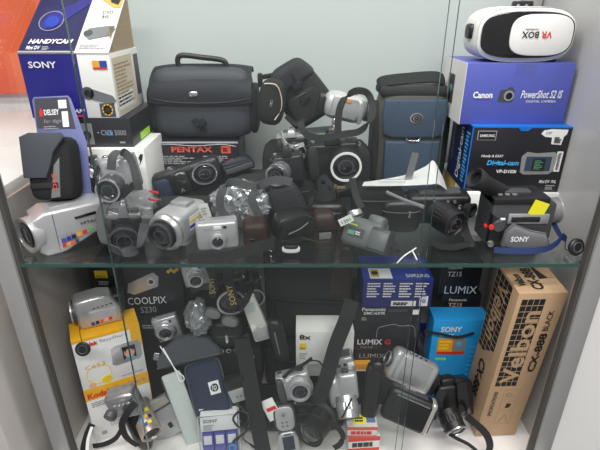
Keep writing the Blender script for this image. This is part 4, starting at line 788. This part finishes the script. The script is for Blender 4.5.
M, W, h = Q((198,423,.715), (232,413,.725), (175,373,.765)); d=.026
t = thing('camera_pouch', 'navy padded pouch with white square logo leaning on the left heap', 'pouch', base(M, W, d))
def rrect(w_, h_, r, n=5):
    out = []
    for cx, cz, a0 in ((w_/2-r, r, -90), (w_/2-r, h_-r, 0), (-w_/2+r, h_-r, 90), (-w_/2+r, r, 180)):
        for k in range(n+1): a = R(a0+90*k/n); out.append((cx+r*math.cos(a), cz+r*math.sin(a)))
    return out
B().prism(rrect(W, h*1.06, W*.2), -d/2, d/2, .008, 3).build('pouch_body', 'navy_cloth', t)
B().tube([(x, -d*.22, z-.001) for x, z in rrect(W*1.03, h*1.08, W*.2)]+[(W*.31,-d*.22,-.001)], .0022, sub=1).build('zip_edge', 'grey_cloth', t)
f = (T((-W/2,-d/2,0)) @ FR, W, h); panel(t, f, (.56,.42,.86,.66), 'print_white', 'logo_square', 1); disc(t, f, .71, .54, .0085, 'navy_cloth', 'logo_disc', lay=2); text(t, f, 'hp', (.64,.46,.78,.62), 'print_white', shear=.25, lay=5)
M, W, h = Q((190,458,.70), (204,452,.71), (161,380,.745)); d=.02
t = thing('plastic_sleeve', 'pale greenish plastic sleeve behind the navy padded pouch', 'plastic sleeve', base(M, W*1.3, d)); B().box((W*1.3,d*.5,h), (0,.006,h/2), .004).build('sleeve', 'pale_plastic', t); B().tube([(-W*.62,-.004,h*.02),(-W*.62,-.004,h*.98)], .0022, sub=0).build('welded_edge', 'clear', t)
M, W, h = Q((201,460,None,FLOOR), (241,456,None,FLOOR), (196,418,.70)); d=.03
t = thing('blister_pack', 'clear blister pack of blue cassettes with white header on the floor', 'blister pack', base(M, W, d))
B().poly([(-W/2,-d*.5,0),(W/2,-d*.5,0),(W/2,-d*.5,h),(-W/2,-d*.5,h)]).build('blister_front', 'clear', t); B().tube([(-W/2,-d*.45,0),(W/2,-d*.45,0),(W/2,-d*.45,h),(-W/2,-d*.45,h),(-W/2,-d*.45,0)], .0016, sub=0).build('welded_rim', 'pale_plastic', t); B().box((W,.001,h), (0,d*.45,h/2)).build('backing_card', 'white_card', t); B().box((W*.92,d*.8,h*.34), (0,.0,h*.80), .002).build('header_card', 'paper', t); text(t, (T((-W/2,-d*.41,0)) @ FR, W, h), 'SONY', (.12,.84,.48,.92), 'print_black', lay=1, bold=.02); lines(t, (T((-W/2,-d*.41,0)) @ FR, W, h), (.12,.66,.4,.8), 3, 'print_grey')
for k in range(3): B().box((W*.27,d*.7,h*.52), (W*(-.3+.3*k),0,h*.30), .002).build('cassette', 'purple', t); B().box((W*.2,.002,h*.2), (W*(-.3+.3*k),-d*.36,h*.42), .0005).build('cassette_label', 'print_white', t)
B().lathe([(.006,.001),(.008,.001),(.008,-.001),(.006,-.001),(.006,.001)], 20, T((W*.3,-d*.42,h*.2)) @ FR).build('hub_ring', 'sky_blue', t)

# ================================================================== LOWER LEVEL, middle
t, W, h = stack_case('camera_case', 'large black case on the cabinet floor beneath the black leather camera case', (196,400,.85), (262,396), (198,366), .16, 'nylon', z0=FLOOR)
t, W, h = stack_case('camera_case', 'large black case on the cabinet floor beneath the wide black bag', (264,388,.86), (352,386), (266,344), .16, 'nylon', z0=FLOOR); 
t, W, h = stack_case('camera_case', 'low black case on the floor under the silver zoom cameras', (240,440,.745), (345,436), (243,404), .07, 'leather', z0=FLOOR)
M, W, h = Q((266,338,.87), (350,334), (262,268), True); d=.14; u = M.translation.z
t = thing('camera_bag', 'wide black camera bag with sagging flap under the glass shelf', 'bag', base(M, W, d)); h = -.035-u
B().soft((W,d,h), (0,0,h/2), e=8, n=9, nz=.004).build('bag_body', 'nylon', t)
B().prism([(-W*.49,h*.42),(-W*.2,h*.36),(W*.1,h*.40),(W*.49,h*.36),(W*.5,h*.98),(-W*.5,h*.98)], -d*.56, -d*.42, .006, 3).build('flap', 'nylon2', t)
B().prism([(-W*.38,h*.03),(W*.42,h*.03),(W*.42,h*.34),(-W*.38,h*.36)], -d*.55, -d*.42, .007, 3).build('front_pocket', 'nylon', t)
B().prism([(W*.22,h*.45),(W*.46,h*.42),(W*.48,h*.9),(W*.30,h*.95)], -d*.575, -d*.5, .002).build('brown_reflection', 'brown_leather', t)  # brown reflection on the flap's right side, put in as a coloured piece
B().tube([(-W*.45,-d*.57,h*.42),(0,-d*.58,h*.38),(W*.45,-d*.57,h*.37)], .0014).build('flap_piping', 'black', t)
B().ribbon([M0 if False else rootM(t).inverted() @ at(*p) for p in ((352,300,.80),(345,322,.775),(336,345,.755),(327,376,.725),(320,396,.71),(318,402,.708))], .030, [(1,0,.1)]*6, .002).build('shoulder_strap', 'strap', t)
t = thing('bag_strap', 'long wide black strap hanging down in front of the heap', 'strap', T(at(254,395,.75)))
strap(t, [(241,335,.80),(246,360,.765),(251,388,.735),(257,420,.712),(264,456,.69)], .033, (1,0,.12), 'strap', 'webbing'); B().box((.034,.005,.006), M=T(at(242,339,.793))).build('buckle', 'black_gloss', t, world=True)
# strapped cameras under the shelf
for (bl, br, tl, lab) in (((186,290,.80),(212,284,.81),(184,267),'silver camera with striped neck strap tucked under the glass shelf'),((220,312,.79),(248,306,.80),(222,282),'black camera wearing a strap with gold letters under the glass shelf')):
    M, W, h = Q(bl, br, tl); d=.035; t = thing('strapped_camera', lab, 'camera', base(M, W, d))
    if 'silver' in lab:
        compact(t, W, d, h, (.5,.5), .3, .02, 'silver', ring='chrome'); strap(t, [(207,262,.79),(212,275,.775),(215,288,.765),(211,297,.76)], .013, (1,0,.2), 'strap', 'neck_strap'); fq = fquad(t, (216,293,.752), (214,277,.760), (210,294,.752), .002); text(t, fq, 'SONY', (0,0,1,1), 'print_gold', lay=2)
    else:
        slr(t, W, d, h, .4, .03, (.5,.5)); strap(t, [(226,264,.77),(229,280,.758),(233,296,.752),(237,308,.75),(246,300,.752),(256,286,.76)], .017, [(1,0,.2)]*3+[(1,0,.4),(.7,.2,.8),(.6,.2,.9)], 'strap', 'neck_strap'); fq = fquad(t, (237,304,.740), (232,284,.746), (231,305,.740), .002); text(t, fq, 'SONY', (0,0,1,1), 'print_gold', lay=2)
stack_case('camera_case', 'black case holding up the two cameras with lettered straps', (188,345,.86), (258,340), (190,312), .10, 'nylon', z0=-.285)
t = thing('wrapped_cable', 'bundle in clear crinkled plastic beside the small silver camera', 'plastic bundle', T(at(198,318,.79)))
B().crumple((.05,.04,.085), sub=4, amp=.3, seed=8, ns=2.5).build('film', 'film', t, smooth=False)
B().crumple((.034,.028,.06), sub=3, amp=.3, seed=9, ns=2.5).build('contents', 'foil', t, smooth=False)
for k, (px,py) in enumerate(((213,313),(230,321))):
    t = thing('lens_cover', ('matte grey oval cover touching the clear plastic bundle', 'matte grey oval cover resting on the black leather camera case')[k], 'oval cover', T(at(px,py,.77-.01*k)) @ Rot('Y', 15)); B().soft((.036,.012,.026), e=2.6, n=6).build('shell', 'dark_grey', t); B().soft((.030,.004,.020), (0,-.005,0), e=2.6, n=5).build('face_pad', 'mid_grey', t)
M, W, h = Q((211,352,.79), (246,350,.79), (213,325)); d=.055
t = thing('leather_case', 'glossy black rounded leather camera case with silver zip pull', 'camera case', base(M, W, d)); B().soft((W,d,h), (0,0,h/2), e=3.5, n=8).build('case_body', 'leather', t); B().tube([(-W*.46,-d*.2,h*.5),(-W*.2,-d*.50,h*.55),(W*.2,-d*.50,h*.55),(W*.46,-d*.2,h*.5)], .0014).build('zip', 'dark_grey', t); B().box((.006,.004,.020), (W*.02,-d*.53,h*.48), .001).build('zip_pull', 'chrome', t)
for k in range(3): B().lathe([(.004,-.0008),(.0055,-.0008),(.0055,.0008),(.004,.0008),(.004,-.0008)], 14, T((-W*.2+.016*k,-d*.52,h*.02)) @ FR).build('chain_ring', 'chrome', t)
M, W, h = Q((252,344,.80), (274,338,.81), (250,298)); d=.03
t = thing('white_box', 'white and clear plastic tub standing beside the wide black bag', 'plastic tub', base(M, W, d)); B().hexa([(-W*.35,-d/2,0),(W*.45,-d/2,0),(W*.45,d/2,0),(-W*.35,d/2,0),(-W*.5,-d/2,h),(W*.1,-d/2,h),(W*.1,d/2,h),(-W*.5,d/2,h)], .004).build('tub', 'offwhite', t); B().soft((W*.8,d*1.1,h*.34), (W*.05,-.003,h*.2), e=4, n=5).build('clear_cup', 'film', t); panel(t, (T((-W/2,-d/2,0)) @ FR, W, h), (.15,.28,.35,.42), 'paper', 'price_sticker'); panel(t, (T((-W/2,-d/2,0)) @ FR, W, h), (.1,.7,.5,.9), 'pale_plastic', 'label')
M, W, h = Q((276,368,.79), (291,366,.79), (275,323)); d=.035
t = thing('glasses_case', 'upright slim black case with pale stripe beside the white carton', 'case', base(M, W, d)); B().soft((W,d,h), (0,0,h/2), e=4, n=7).build('case_body', 'black', t); B().box((.003,.002,h*.5), (-W*.05,-d*.49,h*.55), .0006).build('pale_stripe', 'mid_grey', t)
t, D = carton('binocular_carton', 'white carton with small yellow logo square under the wide black bag', (296,376,.80), (352,372,.80), (294,332), .06, 'white_card'); f = face(D,'front'); panel(t, f, (.06,.62,.18,.76), 'nikon_yellow', 'logo_square', 2); text(t, f, 'Nikon', (.07,.64,.17,.68), 'print_black', lay=4); text(t, f, '8x', (.06,.84,.26,.95), 'print_black', bold=.03); lines(t, f, (.06,.4,.2,.55), 3, 'print_grey', 2)
zb = RM[t.name].translation.z
M, W, h = Q((207,378,.80), (262,374,.81), (208,353)); d=.06
t = thing('camera_bag', 'low black bag with small orange tabs behind the navy padded pouch', 'bag', base(M, W, d)); B().soft((W,d,h), (0,0,h/2), e=6, n=7, nz=.003).build('bag_body', 'nylon', t)
for x in (.16,.34): B().box((.010,.003,.006), (W*x,-d*.50,h*.72), .001).build('orange_tab', 'peach', t)
M, W, h = Q((233,404,.735), (252,398,.74), (230,392)); d=.02
t = thing('digital_camera', 'slim silver camera seen edge on beside the navy padded pouch', 'camera', base(M, W, d)); B().box((W,d,h*1.0), (0,0,h*.5), .002).build('body', 'silver_light', t); B().box((W*1.04,d*1.2,h*.8), (0,.004,h*1.35), .003).build('black_back', 'black', t)
for k in range(3): B().lathe([(0,.001),(.0018,.001),(.0018,0)], 10, T((-.006+.008*k,-d/2,h*.45)) @ FR).build('screw', 'dark_grey', t)
M, W, h = Q((281,404,.735), (314,397,.74), (276,379,.745)); d=.032
t = thing('digital_camera', 'silver zoom camera with dark grip lying on the heap under the black strap', 'camera', base(M, W, d)); compact(t, W, d, h, (.66,.50), .40, .020, 'silver_light', ring='silver', flash=(.4,.86), grip=.22, gm='dark_grey')
strap(t, [(283,378,.74),(292,370,.745),(304,364,.75),(312,358,.76)], .007, (0,.3,1), 'strap', 'neck_strap')
M, W, h = Q((336,374,.765), (356,370,.765), (334,361)); d=.035
t = thing('compact_camera', 'small silver camera with two dark windows under the white carton edge', 'camera', base(M, W, d)); B().box((W,d,h), (0,0,h/2), .005, 3).build('body', 'silver', t)
for x in (-.25,.05): B().lathe([(0,.002),(.0035,.002),(.004,0)], 14, T((W*x,-d/2,h*.55)) @ FR).build('window', 'lens_glass', t)
B().box((W*.3,.002,h*.3), (W*.34,-d/2,h*.5), .0006).build('flash', 'paper', t); B().box((W*.8,d*.6,.003), (0,0,h), .001).build('top_plate', 'dark_grey', t)
M, W, h = Q((330,405,.735), (361,402,.735), (328,378,.75)); d=.035
t = thing('bridge_camera', 'silver bridge camera with big grip and lens pointing down', 'camera', base(M, W, d)); M0 = rootM(t).inverted(); B().box((W*.66,d,h), (W*.14,0,h*.55), .009, 3).build('body', 'silver_light', t); B().soft((W*.42,d*1.2,h*1.15), (-W*.32,-.004,h*.40), e=3.2, n=6).build('grip', 'silver_light', t)
lens(t, M0 @ axisM(at(346,396,.735), at(349,420,.70)-at(346,396,.735)), .022, .042, 'silver', 'silver')
B().lathe([(0,.003),(.006,.003),(.006,0)], 16, T((-W*.34,0,h*.98))).build('shutter_button', 'chrome', t); B().box((W*.25,d*.8,.012), (W*.1,.004,h*1.1), .003).build('flash_housing', 'dark_grey', t)
strap(t, [(352,398,.70),(347,408,.69),(342,418,.688)], .003, (1,0,0), 'strap', 'cord')
p0, p1 = at(322,414,.732), at(309,434,.678)
t = thing('zoom_lens', 'black zoom lens lying on the cabinet floor in front of the silver cameras', 'camera lens', T(p1)); lens(t, axisM(p0-p1, p1-p0), .030, (p1-p0).length, 'black', 'black_matte'); B().lathe([(.026,0),(.032,.001),(.032,.010),(.026,.011)], 28, axisM(p0-p1, p1-p0)).build('mount_ring', 'dark_grey', t)
strap(t, [(328,422,.69),(338,428,.68),(343,436,.674),(340,444,.67),(334,448,.67)], .011, (.3,.2,1), 'strap', 'neck_strap')
M, W, h = Q((276,434,.70), (298,430,.705), (277,406,.725)); d=.022
t = thing('flip_phone', 'opened silver clamshell phone with round pad and dark screen', 'phone', base(M, W, d)); B().prism(rrect(W, h, W*.35), -d/2, d/2, .004, 3).build('keypad_half', 'dark_grey', t)
B().prism([(x, z+h*.06) for x, z in rrect(W*.84, h*.88, W*.3)], -d*.62, -d*.4, .002).build('keypad_cover', 'silver_light', t); f = (T((-W/2,-d*.62,0)) @ FR, W, h); disc(t, f, .46, .64, .0085, 'silver', 'round_pad', r0=.0055, lay=2); disc(t, f, .46, .64, .0035, 'mid_grey', 'pad_centre', lay=2)
for k in range(4): B().lathe([(0,.0015),(.0022,.0015),(.0022,0)], 10, f[0] @ T((W*(.36+.2*(k % 2)), h*(.24+.14*(k//2)), 0))).build('key', 'mid_grey', t)
s2 = B().prism([(x, z-h*1.05) for x, z in rrect(W*.94, h*1.05, W*.3)], -d*.5, d*.35, .004, 3).build('screen_half', 'silver_light', t); B().box((W*.52,.002,h*.5), (0,-d*.52,-h*.42), .0006).build('screen', 'screen', s2); B().box((W*.3,.0015,h*.05), (0,-d*.52,-h*.1), .0004).build('speaker_slot', 'dark_grey', s2)
M, W, h = Q((270,422,.715), (280,418,.715), (266,400,.73)); d=.003
t = thing('price_card', 'small white card with red print beside the clamshell phone', 'card', base(M, W*1.2, d)); B().box((W*1.2,d,h), (0,0,h/2), .0005).build('card', 'paper', t); panel(t, face((W*1.2,d,h),'front'), (.2,.45,.95,.62), 'red', 'printed_word')
# film boxes
for k, (bl, br, tl, m_) in enumerate((((348,452,None,FLOOR),(379,450,None,FLOOR),(347,438),'red'),((347,437,.700),(377,435,.700),(347,427),'pentax_red'))):
    t, D = carton('film_box', ('red and white film box on the cabinet floor, lower of two', 'red and white film box with yellow price sticker, upper of two')[k], bl, br, tl, .036, 'white', level=True, r=.0008) if k == 0 else carton('film_box', 'red and white film box with yellow price sticker, upper of two', bl, br, tl, .036, 'white', level=True, r=.0008, z0=zf)
    zf = RM[t.name].translation.z+D[2]; f = face(D,'front'); panel(t, f, (0,.72,1,1), m_); panel(t, f, (0,0,1,.22), m_); lines(t, f, (.12,.30,.88,.64), 1, ('print_black','print_red')[k], 5+k, fill=.85); panel(t, face(D,'top'), (0,0,1,1), 'offwhite')
    if k: panel(t, face(D,'top'), (.2,.2,.62,.8), 'yellow', 'price_sticker', 2); panel(t, face(D,'top'), (.66,.3,.95,.9), 'lilac', 'printed_block', 2); lines(t, face(D,'top'), (.27,.3,.56,.7), 2, 'print_black', 6, lay=5)

# ================================================================== LOWER LEVEL, right
t, D = carton('lens_carton', 'thin black carton with white lettering under the large black one', (354,378,.83), (416,378), (352,350), .12, 'box_black', z0=FLOOR); f = face(D,'front'); zl = FLOOR+D[2]
text(t, f, 'LUMIX', (.06,1-.022/D[2],.46,1-.009/D[2]), 'print_grey', lay=3)
t, D = carton('camera_carton', 'large black carton with grey camera outline and red letter', (353,350,.83), (417,350), (351,306), .12, 'box_black', z0=zl); f = face(D,'front'); zl += D[2]
text(t, f, 'LUMIX', (.06,.14,.44,.26), 'print_white', bold=.01); text(t, f, 'G', (.48,.14,.57,.26), 'red', bold=.03); text(t, f, 'Panasonic', (.10,.90,.45,.975), 'print_white', bold=.02); text(t, f, 'DMC-GX7K', (.13,.82,.45,.88), 'print_white', bold=.02); lines(t, f, (.1,.68,.2,.76), 2, 'print_grey', 1); text(t, f, 'TX10', (.10,.05,.3,.10), 'print_grey')
panel(t, f, (.50,.88,.78,.93), 'dark_grey', 'printed_label', 2)
F_, su, sv = f; B().tube([(su*(u-.5), -D[1]/2-.0006, sv*v) for u, v in ((.35,.3),(.36,.5),(.46,.56),(.6,.60),(.7,.56),(.9,.55),(.94,.3))], .0005).build('camera_outline', 'print_grey', t)
panel(t, f, (.86,.82,.96,.92), 'paper', 'price_sticker', 2)
t, D = carton('phone_carton', 'royal blue carton with white text columns and label', (362,304,.825), (431,302,.825), (361,280), .10, 'royal_dark', z0=zl); f = face(D,'front'); ft = face(D,'top')
panel(t, ft, (0,0,1,1), 'royal', 'blue_top'); panel(t, ft, (.10,.05,.42,.45), 'paper', 'label', 2); panel(t, ft, (.12,.1,.24,.4), 'gold_label', 'picture', 3); disc(t, ft, .18, .25, .007, 'brown_leather', lay=5); text(t, ft, 'SAMSUNG', (.62,.08,.95,.22), 'print_white', bold=.02)
for k in range(4): lines(t, f, (.06+.23*k,.36,.06+.23*k+.19,.92), 6, 'print_white', 20+k, fill=.38)
panel(t, f, (.42,.06,.78,.24), 'paper', 'barcode_label', 2); lines(t, f, (.45,.09,.75,.21), 2, 'print_black', 3, lay=4, fill=.7); panel(t, f, (.83,.06,.95,.42), 'paper', 'sticker', 2); disc(t, f, .89, .25, .004, 'royal', lay=4, r0=.0025)
t, D = carton('orange_carton', 'low orange and white carton in front of the black cartons', (352,371,.81), (386,370,.81), (352,364), .014, 'orange'); f = face(D,'front'); panel(t, f, (0,0,1,.22), 'white', 'white_base')
t, D = carton('camera_carton', 'bright cyan camera carton with orange sticker standing on the floor', (424,391,.85), (476,389,.85), (419,320), .05, 'cyan', z0=FLOOR); f = face(D,'front')
text(t, f, 'SONY', (.14,.86,.52,.925), 'print_white', bold=.03); lines(t, f, (.14,.80,.4,.84), 1, 'print_white', 2); panel(t, f, (.12,.62,.40,.78), 'orange', 'sticker', 2); lines(t, f, (.15,.64,.38,.76), 3, 'nikon_yellow', 2, lay=4); panel(t, f, (.40,.62,.64,.78), 'silver', 'sticker', 2); panel(t, f, (.12,.585,.64,.62), 'red', 'sticker_band', 2); disc(t, f, .52, .71, .006, 'sky_blue', lay=4); lines(t, f, (.12,.50,.40,.55), 1, 'lime', 4); lines(t, f, (.72,.3,.95,.7), 7, 'sky_blue', 5)
strap(t, [(424,331,.842),(440,334,.84),(458,337,.838),(474,333,.84)], .006, (0,.2,1), 'strap', 'strapping_band')
t2, D2 = carton('camera_carton', 'black carton with orange model number on the cyan carton', (438,316,.875), (480,314,.875), (436,296), .09, 'box_black', z0=FLOOR+D[2]) if False else (None, None)
zq = at(440,316,.90).z
t, D = carton('support_carton', 'plain deep blue carton between the cyan carton and the back wall', (420,392,.92), (478,390), (418,345), .09, 'royal_dark', z0=FLOOR); zq2 = FLOOR+D[2]
lines(t, face(D,'front'), (.1,.8,.5,.95), 3, 'print_white', 2)
t, D = carton('camera_carton', 'black carton with orange model number, lower of two behind the cyan one', (440,318,.92), (478,316), (437,295), .09, 'box_black', z0=zq2); f = face(D,'front'); zt = zq2+D[2]
k = .060/D[2]*1.0
def top_v(v): return 1-v/D[2]
text(t, f, 'Panasonic', (.16,top_v(.016),.62,top_v(.009)), 'print_white', bold=.02); text(t, f, 'TZ15', (.16,top_v(.032),.52,top_v(.021)), 'peach', bold=.03); panel(t, face(D,'left'), (0,0,1,1), 'dark_grey')
t, D = carton('camera_carton', 'black carton with white lettering, upper of two behind the cyan one', (438,295,.92), (478,294), (434,262), .09, 'box_black', z0=zt); f = face(D,'front'); text(t, f, 'LUMIX', (.14,.05,.95,.28), 'print_white'); text(t, f, 'Panasonic', (.16,.80,.5,.90), 'print_white'); text(t, f, 'TZ15', (.16,.58,.5,.72), 'print_white'); panel(t, face(D,'left'), (0,0,1,1), 'dark_grey')

# tripod carton
M, W, h = Q((475,436,None,FLOOR+.004), (515,434.5,None,FLOOR+.004), (506,294,.695)); d=.088
t = thing('tripod_carton', 'tall brown cardboard tripod carton with black gridded logo', 'box', base(M, W, d)); D=(W,d,h)
B().box(D, (0,0,h/2), .0015).build('carton_body', 'cardboard', t)
def grid(f, box_, nu, nv, m='cardboard'):
    F, su, sv = f; u0, v0, u1, v1 = box_; b = B()
    for i in range(1, nu): b.box((.0009,(v1-v0)*sv,.0004), ((u0+(u1-u0)*i/nu)*su, (v0+v1)/2*sv, .0008), M=F)
    for i in range(1, nv): b.box(((u1-u0)*su,.0009,.0004), ((u0+u1)/2*su, (v0+(v1-v0)*i/nv)*sv, .0008), M=F)
    b.build('grid_lines', m, t, smooth=False)
f = face(D,'front'); gb = (.10,.40,.58,.965); panel(t, f, gb, 'print_black', 'black_field'); grid(f, gb, 4, 16); text(t, f, 'Velbon', (.16,.425,.56,.90), 'cardboard', rot=90, bold=.02, lay=4)
text(t, f, 'CX-888', (.70,.50,.87,.76), 'print_black', rot=90, bold=.035); text(t, f, 'BLACK', (.72,.775,.84,.90), 'print_black', rot=90, bold=.01); text(t, f, 'SPECIFICATIONS', (.13,.17,.22,.36), 'print_black', rot=90, bold=.02)
for (v0, v1) in ((.10,.20),(.215,.285),(.30,.37)):
    b = B(); F, su, sv = f
    for c_, s_ in (((.55,v0),(.36,.001)),((.55,v1),(.36,.001))): b.box((s_[0]*su,.0006,.0004), (c_[0]*su,c_[1]*sv,.0004), M=F)
    for uu in (.37,.73): b.box((.0006,(v1-v0)*sv,.0004), (uu*su,(v0+v1)/2*sv,.0004), M=F)
    b.build('diagram_frame', 'cardboard_in', t, smooth=False)
shape(t, f, [(.45,.12),(.55,.18),(.57,.18),(.67,.12),(.64,.12),(.56,.17),(.48,.12)], 'cardboard_in', 'diagram_tripod'); shape(t, f, [(.5,.23),(.6,.235),(.62,.26),(.52,.265)], 'print_black', 'diagram_head'); lines(t, f, (.42,.315,.68,.355), 3, 'cardboard_in', 3)
fl = face(D,'left'); gb = (.04,.50,.74,.985); panel(t, fl, gb, 'print_black', 'black_field'); grid(fl, gb, 4, 14); shape(t, fl, [(.74,.50),(.74,.585),(.30,.50)], 'cardboard', 'field_corner', 2); text(t, fl, 'Velbon', (.22,.60,.66,.95), 'cardboard', rot=-90, bold=.02, lay=4); text(t, fl, 'CX-888', (.30,.20,.60,.46), 'print_black', rot=-90, bold=.035)
ft = face(D,'top'); text(t, ft, 'Velbon', (.08,.22,.26,.62), 'print_black', rot=90, bold=.02); text(t, ft, 'CX-888', (.34,.10,.58,.82), 'print_black', rot=90, bold=.03); shape(t, ft, [(.62,.45),(.80,.48),(.62,.98)], 'print_black', 'printed_triangle')
B().box((W*1.0,.0008,.0004), (0,0,h+.0006)).build('flap_seam', 'cardboard_in', t)

# silver camcorder, black camcorder, DSLR
M, W, h = Q((383,378,.77), (427,399,.755), (388,343,.795)); d=.038
t = thing('camcorder', 'rounded silver camcorder lying on the black camcorder case', 'camcorder', base(M, W, d)); camcorder(t, W, d, h, 'silver_light', 'silver', flip=1, vf=False, battery=True, round_=.35, lr=.36, LL=.008, lcdm='silver')
for k in range(4): B().box((.006,.004,.003), (-W*.2+.012*k,-d*.3,h*1.0), .001).build('top_button', 'dark_grey', t)
M, W, h = Q((379,418,.705), (425,438,.68), (378,381,.73)); d=.034
t = thing('camcorder', 'black camcorder with silver trimmed end in leather case on the floor', 'camcorder', base(M, W, d)); B().box((W,d,h), (0,0,h/2), .010, 3).build('body', 'black', t); B().box((W*.14,d*1.04,h*1.04), (W*.43,0,h*.5), .010, 3).build('end_trim', 'silver_warm', t); B().box((W*.1,d*.9,h*.84), (W*.475,0,h*.5), .008, 3).build('end_cap', 'black_gloss', t)
B().box((W*.6,d*.5,.004), (-W*.02,0,h), .001).build('top_panel', 'dark_grey', t); B().box((W*.66,.003,h*.7), (-W*.05,-d*.5,h*.45), .001).build('screen_door', 'black', t); B().lathe([(0,.003),(.008,.003),(.009,0)], 20, axisM((W*.53,-d*.1,h*.6), (1,0,0))).build('viewfinder_glass', 'lens_glass', t)
lines(t, (T((-W/2,-d*.25,h+.002)), W, d), (.3,.3,.6,.45), 2, 'print_grey', 3); B().box((W*.7,.004,.003), (0,-d*.5,h*.86), .001).build('silver_line', 'steel', t)
M, W, h = Q((359,420,.72), (377,423,.715), (364,364,.76)); d=.034
t = thing('leather_case', 'black leather camcorder case slumped beside the film boxes', 'camera case', base(M, W, d)); B().soft((W,d,h), (0,0,h/2), e=4, n=8, nz=.004).build('case_body', 'leather', t); B().soft((W*.8,d,h*.25), (W*.1,0,h*.95), e=3, n=6).build('lid', 'leather', t)
M, W, h = Q((439,417,.745), (471,412,.755), (436,388,.765)); d=.036
t = thing('dslr_camera', 'black SLR camera face down beside the brown tripod carton', 'camera', base(M, W, d)); M0 = rootM(t).inverted()
B().box((W*.8,d,h), (-W*.05,0,h*.5), .008, 3).build('body', 'black', t); B().box((W*.5,d*1.2,h*1.15), (W*.30,-.006,h*.55), .005, 2).build('battery_grip', 'black_gloss', t); B().soft((W*.5,d*.8,h*.4), (-W*.1,0,h*1.02), e=4, n=5).build('prism_housing', 'black', t)
lens(t, M0 @ axisM(at(447,412,.735), at(456,430,.700)-at(447,412,.735)), .022, .042, 'black', 'steel')
B().lathe([(0,.004),(.007,.004),(.007,0)], 20, T((-W*.35,0,h)), gear=.05).build('mode_dial', 'dark_grey', t, ang=10)
strap(t, [(440,412,.732),(439,400,.735),(443,390,.745)], .016, (.8,0,.5), 'strap', 'neck_strap')
strap(t, [(466,416,.72),(476,424,.705),(486,434,.695),(490,446,.69),(486,458,.685)], .015, [(.4,.2,1),(.4,.2,1),(.8,.2,.6),(1,.2,.1),(1,.2,0)], 'strap', 'neck_strap')
strap(t, [(444,430,.705),(456,438,.692),(468,444,.69),(478,452,.685)], .007, (.2,.3,1), 'strap', 'neck_strap')

# ================================================================== small clutter in the lower middle heap
def cable(label, pts, r=.0022, m='black'):
    P = [spec(p) for p in pts]; t = thing('coiled_cable', label, 'cable', T(P[0])); B().tube(P, r, n=7).build('cable', m, t, world=True)
    dd = (P[-1]-P[-2]).normalized(); B().lathe([(0,0),(r*1.7,0),(r*1.7,.012),(r*1.1,.015),(0,.015)], 12, axisM(P[-1], dd)).build('plug', 'black_gloss', t, world=True); return t
cable('black coiled cable between the navy pouch and the long wide strap', [(236,405,.72),(244,410,.715),(248,420,.71),(240,427,.705),(233,419,.708),(240,411,.712),(249,416,.704),(247,430,.70),(238,438,.695)])
cable('thin black cable looping under the slim silver camera', [(228,412,.728),(236,416,.72),(246,427,.712),(243,438,.70),(250,444,.695)], .0014)
cable('black looped cable lying over the white carton edge', [(296,368,.775),(306,362,.77),(318,361,.765),(324,368,.76)], .0016)
M, W, h = Q((246,306,.83), (264,302,.84), (246,272)); d=.04
t = thing('film_slr', 'black film camera with silver rimmed lens next to the wide black bag', 'camera', base(M, W*1.0, d)); slr(t, W, d, h*.7, .36, .02, (.5,.45), ring='steel')
M, W, h = Q((216,402,.765), (240,398,.77), (214,380,.785)); d=.03
t = thing('camera_case', 'small glossy black case tucked behind the slim silver camera', 'camera case', base(M, W, d)); B().soft((W,d,h), (0,0,h/2), e=4, n=6).build('case_body', 'leather', t); B().tube([(-W*.45,-d*.4,h*.6),(0,-d*.52,h*.62),(W*.45,-d*.4,h*.6)], .0012).build('zip', 'steel', t)
